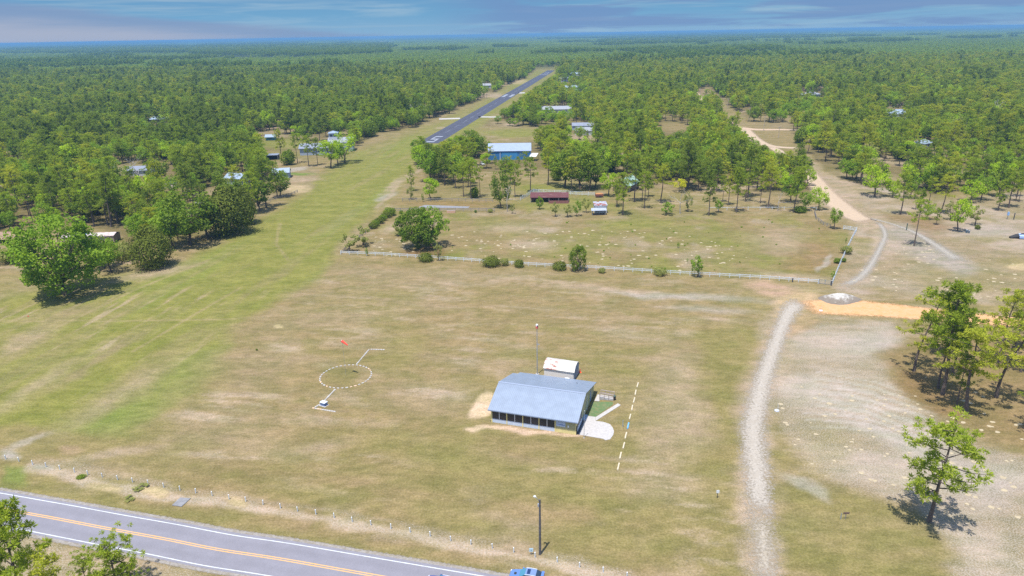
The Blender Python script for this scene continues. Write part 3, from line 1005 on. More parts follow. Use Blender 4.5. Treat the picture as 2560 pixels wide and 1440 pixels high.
def metal(name, col, ribs=2.5, axis='X', rust=None, rough=0.42):
    """Ribbed sheet metal, weathered in streaks."""
    m = pbr(name, col, rough, 0.15)
    t = m.node_tree
    b = t.nodes['Principled BSDF']
    tcn = nd(t, 'ShaderNodeTexCoord')
    w = nd(t, 'ShaderNodeTexWave', Scale=ribs, wave_type='BANDS', bands_direction=axis)
    w.wave_profile = 'SIN'
    w.inputs['Distortion'].default_value = 0.0
    t.links.new(tcn.outputs['Object'], w.inputs['Vector'])
    n = nd(t, 'ShaderNodeTexNoise', Scale=0.7, Detail=6.0, Roughness=0.65)
    t.links.new(tcn.outputs['Object'], n.inputs['Vector'])
    c = mixc(t, maprange(t, n.outputs[0], 0.3, 0.7), tuple(x * 0.92 for x in col), tuple(min(1, x * 1.07) for x in col))
    c = mixc(t, maprange(t, w.outputs[0], 0.86, 1.0, 0.0, 0.55), c, tuple(x * 0.62 for x in col))
    if rust:
        mp_ = nd(t, 'ShaderNodeMapping')
        mp_.inputs['Scale'].default_value = rust[1]
        mp_.inputs['Location'].default_value = rust[3]
        t.links.new(tcn.outputs['Object'], mp_.inputs[0])
        n2 = nd(t, 'ShaderNodeTexNoise', Scale=1.0, Detail=7.0, Roughness=0.7)
        t.links.new(mp_.outputs[0], n2.inputs['Vector'])
        g = nd(t, 'ShaderNodeSeparateXYZ')
        t.links.new(tcn.outputs['Object'], g.inputs[0])
        k = maprange(t, n2.outputs[0], rust[2], rust[2] + 0.12)
        if len(rust) > 4:
            k = mth(t, 'MULTIPLY', k, maprange(t, g.outputs[0], rust[4], rust[5], 1.0, 0.0))
        c = mixc(t, k, c, rust[0])
    t.links.new(c, b.inputs['Base Color'])
    bp = nd(t, 'ShaderNodeBump', Strength=0.25, Distance=0.03)
    t.links.new(w.outputs[0], bp.inputs['Height'])
    t.links.new(bp.outputs[0], b.inputs['Normal'])
    return m


M_GLASS = pbr('window_glass', (0.05, 0.07, 0.09), 0.12)


def gable_house(name, label, cat, loc, rz, w, d, h, rise, wall, roof, group=None, over=0.45, wins=3, door=True, chimney=False, hip=False, side=0):
    """w along x (the eaves run along x), d along y; the front faces -y."""
    root = thing(name, label, cat, loc, rz, group)
    mb = MB()
    th = 0.0
    if hip:
        mb.box((-w / 2, -d / 2, 0), (w / 2, d / 2, h))
    else:
        prof = [(-d / 2, 0), (d / 2, 0), (d / 2, h), (0, h + rise - 0.05), (-d / 2, h)]
        mb.extrude_yz(prof, -w / 2, w / 2)
    mb.build('wall', wall, root)
    rb = MB()
    k = 0.14
    if hip:
        a, bb, r = w / 2 + over, d / 2 + over, max(w / 2 - d / 2, 0.3)
        vs = [(-a, -bb, h), (a, -bb, h), (a, bb, h), (-a, bb, h), (-r, 0, h + rise), (r, 0, h + rise),
              (-a, -bb, h - k), (a, -bb, h - k), (a, bb, h - k), (-a, bb, h - k)]
        rb.add(vs, [(0, 1, 5, 4), (1, 2, 5), (2, 3, 4, 5), (3, 0, 4), (0, 6, 7, 1), (1, 7, 8, 2), (2, 8, 9, 3), (3, 9, 6, 0), (9, 8, 7, 6)])
    else:
        sl = rise / (d / 2)
        e = d / 2 + over
        ze = h - over * sl
        prof = [(-e, ze), (0, h + rise), (e, ze), (e, ze + k), (0, h + rise + k), (-e, ze + k)]
        rb.extrude_yz(prof, -w / 2 - over * 0.7, w / 2 + over * 0.7)
    ro = rb.build('roof', roof, root)
    if chimney:
        MB().box((w * 0.2, 0.3, h + rise * 0.5), (w * 0.2 + 0.7, 0.9, h + rise + 0.9)).build('chimney', pbr('brick', (0.25, 0.12, 0.08), 0.9, noise=0.2), ro)
    for i in range(wins):
        x = -w / 2 + w * (i + 0.5 + (0.5 if door else 0)) / (wins + (1 if door else 0)) if wins else 0
        f = MB().box((x - 0.62, -d / 2 - 0.05, 0.95), (x + 0.62, -d / 2 + 0.02, 2.15)).build('window', M_WHITE, root)
        MB().box((x - 0.53, -d / 2 - 0.07, 1.03), (x + 0.53, -d / 2 - 0.052, 2.07)).build('pane', M_GLASS, f)
    if door:
        x = -w / 2 + w * 0.5 / (wins + 1)
        dd = MB().box((x - 0.5, -d / 2 - 0.05, 0.02), (x + 0.5, -d / 2 + 0.02, 2.1)).build('door', pbr('painted_door', (0.35, 0.30, 0.25), 0.6), root)
        MB().box((x + 0.32, -d / 2 - 0.11, 1.0), (x + 0.4, -d / 2 - 0.052, 1.1)).build('handle', M_STEEL, dd)
    return root


# --- the clubhouse -------------------------------------------------------------
RZC = math.atan2(-0.309, 0.951)
FL = Vector((10.4 - 0.951 * 15.2, 102.9 + 0.309 * 15.2, 0))


def cl_local(p):
    d = p - FL
    c, s = math.cos(-RZC), math.sin(-RZC)
    return Vector((d.x * c - d.y * s, d.x * s + d.y * c, d.z))


M_OLIVEW = pbr('olive_wall_shaded', (0.34, 0.325, 0.18), 0.8, noise=0.08, nscale=1.5)  # wall tone with the shade under the eave put into the colour
M_YELW = pbr('yellow_posts_and_lit_wall', (0.58, 0.50, 0.22), 0.8, noise=0.08, nscale=1.5)  # yellow of the posts, also the sunlit tone of the same wall paint
M_SILL = pbr('blue_grey_panel', (0.42, 0.48, 0.57), 0.7, noise=0.06, nscale=2)
M_BLUER = metal('blue_grey_metal_roof', (0.192, 0.233, 0.300), 0.95, 'X')
M_ROOFE = pbr('roof_trim', (0.17, 0.21, 0.29), 0.6)
club = thing('clubhouse', 'wide clubhouse with blue grey metal roof, screened front porch and yellow posts', 'building', FL, RZC)
W_, D_ = 15.2, 14.9


def roof_z(y):
    ys = [-0.5, 0.6, 2.2, 4.2, 5.75, 9.0, 15.4]
    zs = [2.60, 3.02, 3.62, 4.36, 4.88, 3.98, 2.20]
    return float(np.interp(y, ys, zs))


mb = MB()
# walls: gable profile on both sides, back wall, low front wall with bays left open for the screens
ysamp = [0.0, 0.6, 2.2, 4.2, 5.75, 9.0, 12.4, D_]
prof_r = [(0, 0), (D_, 0)] + [(y, roof_z(y) - 0.06) for y in reversed(ysamp)]
mb.extrude_yz(prof_r, W_ - 0.16, W_)
prof_l = [(0, 0), (13.9, 0)] + [(y, roof_z(y) - 0.06) for y in reversed(ysamp[:-1])]
mb.extrude_yz(prof_l, 0, 0.16)
mb.box((0.16, D_ - 0.16, 0), (W_ - 0.16, D_, roof_z(D_) - 0.08))
mb.box((11.62, 0.0, 0.82), (W_ - 0.162, 0.16, 2.68))
mb.build('wall', M_OLIVEW, club)
MB().box((11.62, -0.004, 0), (W_ - 0.162, 0.157, 0.818)).build('lower_part', M_YELW, club)  # foot of the olive front wall, sunlight below the eave painted as yellow
MB().box((W_ - 0.155, -0.03, 0), (W_ + 0.004, 0.6, 2.66)).build('corner_post', M_YELW, club)
for x in (0.0, 2.8, 5.7, 8.6, 11.45):
    MB().box((x, -0.03, 0), (x + 0.17 + (0.05 if x == 0 else 0), 0.17, 2.68)).build('porch_post', M_YELW, club)
bays = [(0.22, 2.8), (2.97, 5.7), (5.87, 8.6), (8.77, 11.45)]
for x0, x1 in bays:
    MB().box((x0, 0.0, 0), (x1, 0.1, 0.74)).build('sill_panel', M_SILL, club)
    sc = MB().box((x0, 0.03, 0.74), (x1, 0.07, 2.68)).build('screen', M_DARK, club)
    xm = (x0 + x1) / 2
    MB().box((xm - 0.05, -0.01, 0.74), (xm + 0.05, 0.029, 2.6)).build('mullion', M_WHITE, sc)
# side bay near the front corner
MB().box((W_ + 0.001, 0.9, 0), (W_ + 0.05, 4.3, 0.9)).build('sill_panel', M_SILL, club)
for y0, y1 in ((0.9, 2.5), (2.62, 4.3)):
    sc = MB().box((W_ + 0.001, y0, 0.9), (W_ + 0.04, y1, 2.55)).build('screen', M_DARK, club)
MB().box((W_ + 0.001, 2.5, 0.9), (W_ + 0.055, 2.62, 2.6)).build('mullion', M_WHITE, club)
dr = MB().box((W_ + 0.001, 11.3, 0.1), (W_ + 0.05, 12.4, 2.2)).build('door', pbr('blue_door', (0.14, 0.22, 0.32), 0.5), club)
MB().box((W_ + 0.05, 11.42, 1.05), (W_ + 0.12, 11.5, 1.15)).build('handle', M_STEEL, dr)
MB().box((W_ + 0.001, 8.6, 0.0), (W_ + 0.06, 8.75, 2.9)).build('downpipe', M_SILL, club)
# roof sheets: front slope (slightly bellied) and back slope, the back left corner cut short
rb = MB()
oh = 0.42
yf = [-0.5, 0.6, 2.2, 4.2, 5.75]
yb = [5.75, 9.0, 14.0]
th = 0.10


def roof_sheet(ys, x0, x1):
    n = len(ys)
    vs = []
    for y in ys:
        z = roof_z(y)
        vs += [(x0, y, z), (x1, y, z), (x1, y, z + th), (x0, y, z + th)]
    fs = []
    for i in range(n - 1):
        a, c = i * 4, i * 4 + 4
        fs += [(a, a + 1, c + 1, c), (a + 3, c + 3, c + 2, a + 2), (a, c, c + 3, a + 3), (a + 1, a + 2, c + 2, c + 1)]
    fs += [(0, 3, 2, 1), (n * 4 - 4, n * 4 - 3, n * 4 - 2, n * 4 - 1)]
    rb.add(vs, fs)


roof_sheet(yf, -oh, W_ + oh)
roof_sheet([5.752, 9.0, 14.0], -oh, W_ + oh)
roof_sheet([14.002, 15.4], 0.6, W_ + oh)
rf = rb.build('roof', M_BLUER, club)
MB().box((-oh - 0.02, -0.58, 2.52), (W_ + oh + 0.02, -0.502, 2.68)).build('gutter', M_ROOFE, rf)
MB().extrude_yz([(5.55, 4.93), (5.75, 5.02), (5.95, 4.95), (5.95, 4.99), (5.75, 5.06), (5.55, 4.97)], -oh, W_ + oh).build('ridge_cap', M_ROOFE, rf)
MB().tube([(12.6, 11.9, 3.2), (12.6, 11.9, 3.75)], 0.09, 8).build('vent_pipe', M_STEEL, rf)
# things fixed to the front
sg = MB().box((11.75, -0.06, 1.18), (13.35, -0.001, 2.16)).build('sign_board', pbr('pale_blue_board', (0.40, 0.48, 0.62), 0.5), club)
sgm = MB()
sgm.prism([(11.85, 1.60), (12.35, 1.66), (13.28, 1.58), (13.28, 1.48), (12.9, 1.46), (12.4, 1.52), (11.85, 1.55)], 0, 0.006)
for i, v_ in enumerate(sgm.v):
    sgm.v[i] = (v_[0], -0.061 - v_[2], v_[1])
sgm.build('painted_band', pbr('sign_blue', (0.06, 0.14, 0.36), 0.5), sg)
MB().box((11.95, -0.066, 1.87), (13.1, -0.061, 1.93)).build('painted_line', pbr('sign_blue_pale', (0.22, 0.32, 0.52), 0.5), sg)
mbx = MB().box((13.72, -0.13, 1.22), (13.98, -0.001, 1.62)).build('meter_box', M_WHITE, club)
MB().tube([(13.85, -0.05, 0.7), (13.85, -0.05, 1.22)], 0.03, 6).build('conduit', M_STEEL, mbx)
MB().box((15.22, -0.02, 0.2), (15.30, 0.30, 1.55)).build('black_panel', M_BLACK, club)

# paving and ramp by its side
slab('patio', [G(*p) for p in [(1447, 1087), (1462, 1051), (1466, 1040), (1489, 1043), (1489, 1053), (1509, 1055.5), (1525, 1061), (1532, 1070), (1535, 1079), (1533, 1088), (1525, 1099),
                              (1514, 1101), (1507, 1097.5)]], M_CONC, 0.07)
slab('path', [G(*p) for p in [(1489.5, 1043), (1544.5, 1009), (1552, 1013), (1489.5, 1052.5)]], M_CONC, 0.066)
slab('landing', [G(*p) for p in [(1486, 1003), (1494, 987), (1503, 988), (1498, 1004)]], M_CONC, 0.09)
lawn = slab('lawn_patch', [G(*p) for p in [(1467.5, 1039), (1482, 1004.6), (1498, 1004.6), (1532, 1005), (1532.5, 1011), (1489.5, 1042.5)]],
            pbr('lush_lawn', (0.075, 0.125, 0.045), 1.0, noise=0.35, nscale=1.3, col2=(0.125, 0.135, 0.06)), 0.03)
mat_ = MB()
p0, p1, p2, p3 = [cl_local(G(*p)) for p in [(1440, 1086), (1447, 1086), (1461, 1053), (1454, 1050)]]
mm = slab('floor_mat', [G(*p) for p in [(1441.5, 1085.5), (1447.5, 1086), (1461, 1051.5), (1455, 1050.5)]], pbr('dark_mat', (0.075, 0.072, 0.078), 0.95, noise=0.4, nscale=5), 0.10, kind=None)
tag(mm, 'dark rubber floor mat along the side wall of the clubhouse', 'mat')
st = thing('entry_step', 'blue painted entry step box against the side wall of the clubhouse', 'step', G(1459, 1045.5), RZC)
MB().box((-0.55, -0.8, 0), (0.55, 0.8, 0.34), bev=0.05).build('tread', pbr('blue_step', (0.22, 0.31, 0.43), 0.6), st)
MB().box((-0.45, -0.87, 0), (0.45, -0.801, 0.18)).build('kick_board', M_SILL, st)
# ramp with rails
A, B = G(1499, 1000), G(1533, 1001.5)
A2, B2 = G(1502, 992), G(1536, 993.5)
rmp = thing('entry_ramp', 'low concrete ramp with wooden handrails leading to the clubhouse side door', 'ramp', A)
mb = MB()
l = lambda p, z: Vector((p.x - A.x, p.y - A.y, z))
mb.add([l(A, 0), l(B, 0), l(B2, 0), l(A2, 0), l(A, .5), l(B, .08), l(B2, .08), l(A2, .5)],
       [(3, 2, 1, 0), (4, 5, 6, 7), (0, 1, 5, 4), (1, 2, 6, 5), (2, 3, 7, 6), (3, 0, 4, 7)])
mb.build('deck', M_CONC, rmp)
M_RAIL = pbr('pinkish_rail_wood', (0.33, 0.27, 0.235), 0.85, noise=0.15)
for (P_, Q_) in ((A, B), (A2, B2)):
    mb = MB()
    mb.beam(l(P_, 1.45), l(Q_, 1.1), 0.10, 0.14)
    mb.beam(l(P_, 0.95), l(Q_, 0.6), 0.05, 0.10)
    for k in (0, 0.33, 0.66, 1.0):
        r_ = P_.lerp(Q_, k)
        mb.box((r_.x - A.x - 0.05, r_.y - A.y - 0.05, 0), (r_.x - A.x + 0.05, r_.y - A.y + 0.05, 1.4 - 0.33 * k))
    mb.build('handrail', M_RAIL, rmp)
tb = thing('litter_bin', 'narrow black litter bin at the foot of the clubhouse ramp', 'bin', G(1536, 1000))
MB().tube([(0, 0, 0), (0, 0, 0.8), (0, 0, 0.82)], [0.22, 0.27, 0.29], 12).build('body', M_BLACK, tb)
MB().tube([(0, 0, 0.821), (0, 0, 0.9), (0, 0, 0.96)], [0.3, 0.26, 0.1], 12).build('lid', pbr('dark_green_lid', (0.04, 0.07, 0.05), 0.6), tb)
fp = thing('flagpole', 'bare slender flagpole standing beside the concrete patio', 'flagpole', G(1460, 1095))
hh = height_for(G(1460, 1095), 1028)
MB().tube([(0, 0, 0), (0, 0, hh * 0.5), (0, 0, hh)], [0.045, 0.035, 0.022], 8).build('pole', M_STEEL, fp)
MB().tube([(0, 0, hh), (0, 0, hh + 0.06), (0, 0, hh + 0.12)], [0.03, 0.06, 0.02], 8).build('finial', M_WHITE, fp)
MB().tube([(0, 0, 0), (0, 0, 0.08)], [0.14, 0.12], 10).build('base', M_CONC, fp)

# --- storage shed ------------------------------------------------------------
E0 = G(1434.5, 952.3)
E1 = G(1447, 931.8)
ang = math.atan2((E1 - E0).y, (E1 - E0).x) - PI / 2
shed = thing('storage_shed', 'white storage shed with rust stains on its barn roof behind the clubhouse', 'shed', E0, ang)
M_SHEDR = metal('white_shed_roof', (0.47, 0.45, 0.415), 1.2, 'X', rust=((0.24, 0.06, 0.035), (0.75, 2.2, 2.2), 0.49, (7.3, 1.6, 0), -4.2, -2.8), rough=0.7)
M_CLAP = pbr('white_clapboard', (0.42, 0.415, 0.40), 0.8)
t = M_CLAP.node_tree
tcn = nd(t, 'ShaderNodeTexCoord')
w_ = nd(t, 'ShaderNodeTexWave', Scale=1.3, wave_type='BANDS', bands_direction='Z')
t.links.new(tcn.outputs['Object'], w_.inputs['Vector'])
t.links.new(mixc(t, maprange(t, w_.outputs[0], 0.0, 0.25), (0.30, 0.29, 0.28), (0.64, 0.61, 0.58)), t.nodes['Principled BSDF'].inputs['Base Color'])
sw, sd = 6.1, (E1 - E0).length
he, hb, hr = 1.95, 2.75, 3.05
mb = MB()
mb.extrude_yz([(0, 0), (sd, 0), (sd, he), (sd * 0.8, hb - .04), (sd / 2, hr - .05), (sd * 0.2, hb - .04), (0, he)], -sw, -0.08)
mb.build('wall', M_CLAP, shed)
mb = MB()
mb.extrude_yz([(0.02, 0), (sd - 0.02, 0), (sd - 0.02, he), (sd * 0.8, hb - .05), (sd / 2, hr - .06), (sd * 0.2, hb - .05), (0.02, he)], -0.079, -0.0)
mb.build('gable_panel', pbr('blue_grey_gable', (0.22, 0.26, 0.33), 0.8, noise=0.1), shed)
mb = MB()
prof = [(-0.16, he - 0.15), (sd * 0.2, hb), (sd / 2, hr), (sd * 0.8, hb), (sd + 0.16, he - 0.15)]
mb.extrude_yz(prof + [(y, z + 0.07) for y, z in reversed(prof)], -sw - 0.15, 0.13)
mb.build('roof', M_SHEDR, shed)
dl = MB().box((0.001, sd * 0.25, 0.05), (0.05, sd * 0.75, 1.95)).build('door', pbr('grey_blue_door', (0.17, 0.21, 0.28), 0.7), shed)
MB().box((0.05, sd * 0.5 - 0.03, 0.9), (0.09, sd * 0.5 + 0.03, 1.1)).build('handle', M_STEEL, dl)
ac = thing('air_conditioner', 'white air conditioner box standing between the shed and the clubhouse roof', 'air conditioner', E0 + Vector((-0.9, -0.75, 0)), ang)
MB().box((-1.0, -0.35, 0), (-0.1, 0.35, 0.85), bev=0.06).build('case', M_WHITE, ac)
MB().box((0.0, -0.35, 0.0), (0.95, 0.35, 0.72), bev=0.06).build('grille_unit', pbr('dark_grille', (0.1, 0.1, 0.11), 0.6), ac)
cone = thing('traffic_cone', 'orange red traffic cone beside the white storage shed', 'cone', G(1450, 931))
MB().tube([(0, 0, 0.04), (0, 0, 0.75)], [0.2, 0.05], 12).build('cone_body', pbr('cone_orange', (0.75, 0.09, 0.03), 0.6), cone)
MB().box((-0.26, -0.26, 0), (0.26, 0.26, 0.04), bev=0.05).build('base', pbr('cone_orange', (0.75, 0.09, 0.03), 0.6), cone)
MB().tube([(0, 0, 0.36), (0, 0, 0.52)], [0.125, 0.09], 12).build('reflective_band', M_WHITE, cone)

# --- beacon mast ---------------------------------------------------------------
mp_ = G(1343, 936)
hm = height_for(mp_, 814)
mast = thing('beacon_mast', 'tall thin grey mast with a red and white beacon on top', 'mast', mp_, RZC)
MB().tube([(0, 0, 0), (0, 0, hm * 0.6), (0, 0, hm - 0.55)], [0.10, 0.08, 0.055], 9).build('pole', M_STEEL, mast)
MB().box((-0.03, -0.05, hm * 0.62), (0.5, 0.05, hm * 0.62 + 0.12)).build('bracket', M_STEEL, mast)
bc = MB().tube([(0, 0, hm - 0.55), (0, 0, hm - 0.15)], [0.26, 0.26], 12).build('beacon', pbr('beacon_red', (0.50, 0.09, 0.08), 0.5), mast)
MB().tube([(0, 0, hm - 0.149), (0, 0, hm + 0.12), (0, 0, hm + 0.32)], [0.2, 0.25, 0.14], 12).build('lens', M_WHITE, bc)
MB().box((0.05, -0.24, hm - 0.1), (0.24, -0.12, hm + 0.14)).build('lamp_housing', M_BLACK, bc)
MB().box((-0.3, -0.3, 0), (0.3, 0.3, 0.12)).build('footing', M_CONC, mast)

# --- windsock and segmented circle ----------------------------------------------
wp = G(865, 939)
hs = height_for(wp, 852)
ws = thing('windsock', 'orange red windsock hanging from its thin pole inside the stone circle', 'windsock', wp)
MB().tube([(0, 0, 0), (0, 0, hs)], [0.035, 0.025], 8).build('pole', pbr('grass_toned_pole', (0.27, 0.26, 0.22), 0.7), ws)
sx = Vector((1.05, -0.45, -0.62)) * 1.18
sp_ = [Vector((-0.12, 0, hs)) + sx * k for k in (0, 0.2, 0.45, 0.75, 1.0)]
MB().tube(sp_, [0.26, 0.24, 0.2, 0.15, 0.10], 12, cap=False).build('sock', pbr('sock_red', (0.72, 0.055, 0.03), 0.7), ws)
MB().tube([sp_[0] - sx * 0.02, sp_[0] + sx * 0.02], [0.28, 0.28], 14).build('hoop', M_STEEL, ws)

M_STONE = pbr('white_marker_stone', (0.35, 0.335, 0.32), 0.85, noise=0.3, nscale=3)
M_STONEO = pbr('orange_stained_stone', (0.50, 0.36, 0.25), 0.85, noise=0.12, nscale=3)


def marker_proto(m):
    mb = MB()
    mb.prism([(-0.23, -0.14), (0.19, -0.16), (0.25, -0.1), (0.23, 0.13), (-0.19, 0.15), (-0.26, 0.08)], 0, 0.07)
    mb.prism([(-0.19, -0.11), (0.16, -0.12), (0.2, -0.07), (0.18, 0.1), (-0.16, 0.12), (-0.21, 0.06)], 0.07, 0.095)
    return mb.build('marker_stone', m)


def stones(pts, label, group, stained=()):
    first = {}
    for i, (p, rz) in enumerate(pts):
        k = i in stained
        if k not in first:
            first[k] = marker_proto(M_STONEO if k else M_STONE)
            o = first[k]
        else:
            o = first[k].copy()
            COL.objects.link(o)
        o.location = p
        o.rotation_euler = (0, 0, rz + random.uniform(-0.12, 0.12))
        s = random.uniform(0.9, 1.12)
        o.scale = (s, s * random.uniform(0.9, 1.1), 1)
        tag(o, ('orange stained ' if k else 'flat white ') + label, 'marker stone', group)


cc_ = G(864.6, 940.5)
pts = []
for k in range(38):
    a_ = 2 * PI * k / 38
    pts.append((cc_ + Vector((math.cos(a_) * 5.05, math.sin(a_) * 5.05, 0)), a_ + PI / 2))
stones(pts, 'marker stone in the ring round the windsock', 'stones of the circle', (3, 4, 22, 25, 31, 32))


def line_pts(a, b_, n):
    a, b_ = G(*a), G(*b_)
    d = b_ - a
    rz = math.atan2(d.y, d.x)
    return [(a.lerp(b_, k / (n - 1)), rz) for k in range(n)]


stones(line_pts((892, 910), (922, 874.5), 13) + line_pts((929, 873.5), (959, 874.5), 6), 'marker stone in the arm running up from the circle', 'stones of the far arm')
stones(line_pts((837, 975), (814, 999), 8) + line_pts((784, 1020.5), (836, 1029), 10) + line_pts((800, 1011), (790, 1017), 3), 'marker stone in the arm running down from the circle', 'stones of the near arm', (8, 10, 11))
ub = thing('utility_box', 'small blue and white utility box on the near arm of the stone circle', 'box', G(810, 1013), math.radians(-28))
MB().box((-0.55, -0.4, 0), (0.55, 0.4, 0.62), bev=0.03).build('case', pbr('utility_blue', (0.10, 0.16, 0.30), 0.6), ub)
MB().box((-0.62, -0.47, 0.621), (0.62, 0.47, 0.72), bev=0.04).build('lid', pbr('pale_lid', (0.45, 0.49, 0.55), 0.6), ub)
MB().box((-0.75, -0.6, -0.02), (0.75, 0.6, 0.05)).build('lower_part', M_CONC, ub)

# --- white boundary boards ------------------------------------------------------
Z1 = lambda x, y: (1160 + x / 4.236, 790 + y / 4.236)
dash = [(Z1(1845, 712), Z1(1832, 757)), (Z1(1822, 789), Z1(1812, 840)), (Z1(1808, 870), Z1(1794, 922)), (Z1(1785, 950), Z1(1776, 1003)), (Z1(1765, 1045), Z1(1751, 1098)),
        (Z1(1745, 1137), Z1(1731, 1196)), (Z1(1722, 1237), Z1(1706, 1302)), (Z1(1700, 1345), Z1(1684, 1407)), ((1553, 1132), (1549.5, 1148)), ((1548, 1159), (1544, 1176))]
M_CREAM = pbr('cream_board_paint', (0.42, 0.37, 0.27), 0.7, noise=0.08)
M_SKYB = pbr('sky_blue_board', (0.11, 0.32, 0.62), 0.6)
ords = ['farthest', 'second', 'third', 'fourth', 'fifth', 'blue', 'first after the blue one', 'second after the blue one', 'third after the blue one', 'nearest']
for i, (p_, q_) in enumerate(dash):
    a_, b_ = G(*p_), G(*q_)
    d = b_ - a_
    mb = MB()
    L = d.length
    mb.prism([(-L / 2, -0.11), (L / 2, -0.11), (L / 2, 0.11), (-L / 2, 0.11)], 0, 0.16)
    mb.prism([(-L / 2 + .02, -0.07), (L / 2 - .02, -0.07), (L / 2 - .02, 0.07), (-L / 2 + .02, 0.07)], 0.16, 0.2)
    o = mb.build('boundary_board', M_SKYB if i == 5 else M_CREAM)
    o.location = (a_ + b_) / 2
    o.rotation_euler = (0, 0, math.atan2(d.y, d.x))
    lab = ('sky blue board in the dashed line of cream boards' if i == 5 else
           'cream board lying in the dashed line, ' + (ords[i] + ' from the far end' if 0 < i < 5 else ords[i] + ' of all' if i in (0, 9) else ords[i]))
    tag(o, lab, 'board', 'dashed line of boards')
bp = thing('marker_post', 'thin blue grey marker post near the blue board', 'post', G(1557, 1067))
MB().tube([(0, 0, 0), (0, 0, 1.25)], 0.055, 8).build('post', pbr('blue_grey_post', (0.22, 0.29, 0.36), 0.7), bp)
MB().tube([(0, 0, 1.25), (0, 0, 1.32)], [0.075, 0.05], 8).build('cap', M_STEEL, bp)

# --- verge posts, pole, sign, slab, cars ---------------------------------------------
def zz(l, ox, oy, s):
    return [(ox + x / s, oy + y / s) for x, y in l]


posts = zz([(55, 85), (175, 105), (300, 135), (422, 155), (548, 180), (682, 205), (805, 228), (937, 250), (1077, 273), (1213, 295), (1355, 315), (1498, 342), (1646, 370),
            (1790, 395), (1940, 420), (2095, 450), (2248, 472), (2405, 500)], 0, 1120, 3.657)
posts += zz([(5, 305), (158, 333), (320, 360), (482, 390), (643, 425), (810, 455), (987, 487), (1158, 520), (1336, 555), (1518, 595), (1697, 628), (1888, 662), (2078, 698),
             (2268, 742), (2465, 785)], 700, 1180, 3.556)
posts += [(1449, 1413), (1508, 1425.5), (1567, 1438)]
pr = thing('verge_post', 'short white post in the row along the paved road', 'post', (0, 0, 0), 0, 'row of white posts by the road')
MB().prism([(0.068 * math.cos(2 * PI * k / 8), 0.068 * math.sin(2 * PI * k / 8)) for k in range(8)], 0, 0.78).build('post', M_FENCE, pr)
MB().tube([(0, 0, 0.78), (0, 0, 0.86)], [0.09, 0.03], 8).build('cap', M_WHITE, pr)
CHILDREN = {}
for i, (x, y_) in enumerate(posts):
    o = pr if i == 0 else copy_tree(pr)
    o.location = G(x, y_ + 5)
    o.rotation_euler = (random.uniform(-.05, .05), random.uniform(-.05, .05), random.random() * 3)

sl = MB()
q = [G(*p) for p in [(430, 1264), (451, 1245), (477, 1246.5), (454, 1267.5)]]
c0 = sum(q, Vector()) / 4
sl.prism([(p.x - c0.x, p.y - c0.y) for p in q], 0, 0.10)
o = sl.build('concrete_slab', M_CONCG)
o.location = c0
tag(o, 'grey concrete slab lying on the road verge', 'slab')

pb = G(1350, 1386)
hp = height_for(pb, 1249)
lp = thing('light_pole', 'dark wooden utility pole with a small lamp arm by the road', 'pole', pb)
MB().tube([(0, 0, 0), (0.0, 0, hp * .5), (0.0, 0, hp)], [0.17, 0.15, 0.12], 10).build('pole', pbr('dark_pole_wood', (0.075, 0.072, 0.075), 0.9, noise=0.3, nscale=4), lp)
MB().tube([(0, 0, hp - 0.5), (-0.25, -0.1, hp + 0.15), (-0.55, -0.2, hp + 0.55)], 0.04, 8).build('lamp_arm', M_STEEL, lp)
lh = MB().tube([(-0.5, -0.18, hp + 0.5), (-0.62, -0.24, hp + 0.66), (-0.8, -0.32, hp + 0.74)], [0.08, 0.16, 0.08], 10).build('lamp_head', pbr('pale_lamp', (0.5, 0.53, 0.57), 0.4), lp)
MB().box((-0.28, -0.16, hp - 1.0), (-0.13, 0.1, hp - 0.6)).build('junction_box', M_STEEL, lp)


def small_sign(name, label, p, top, w, h, board, cat='sign', postc=None):
    r_ = thing(name, label, cat, G(*p))
    z = height_for(G(*p), top)
    MB().box((-0.04, -0.03, 0), (0.04, 0.03, z - h * 0.3)).build('post', postc or M_GREYWOOD, r_)
    bd = MB().box((-w / 2, -0.07, z - h), (w / 2, -0.031, z)).build('board', board, r_)
    return r_, bd, z


r_, bd, z = small_sign('road_sign', 'small pale blue sign on a post beside the utility pole', (1328, 1386.5), 1370, 0.5, 0.55, pbr('pale_sky_board', (0.40, 0.54, 0.62), 0.5))
MB().prism([(-0.06, z - 0.40), (0.06, z - 0.38), (0.03, z - 0.2), (-0.05, z - 0.24)], 0.071, 0.08).build('dark_mark', pbr('sign_mark', (0.05, 0.1, 0.16), 0.5), bd).rotation_euler = (PI / 2, 0, 0)
r_, bd, z = small_sign('field_sign', 'small white notice on a dark post left of the gravel track', (1793, 1245), 1225, 0.42, 0.5, M_WHITE, postc=M_BLACK)
r_, bd, z = small_sign('wood_sign', 'low brown wooden sign standing in the grass right of the track', (2113, 1297.5), 1280, 0.85, 0.3, pbr('brown_board', (0.12, 0.075, 0.06), 0.8))
sp2 = thing('stake', 'short grey stake next to the low brown wooden sign', 'stake', G(2101.5, 1298))
MB().box((-0.05, -0.05, 0), (0.05, 0.05, 1.0)).build('post', pbr('grey_stake', (0.23, 0.25, 0.24), 0.9), sp2)
MB().add([(-0.05, -0.05, 1.0), (0.05, -0.05, 1.0), (0.05, 0.05, 1.0), (-0.05, 0.05, 1.0), (0, 0, 1.07)], [(0, 1, 4), (1, 2, 4), (2, 3, 4), (3, 0, 4)]).build('tip', M_GREYWOOD, sp2)
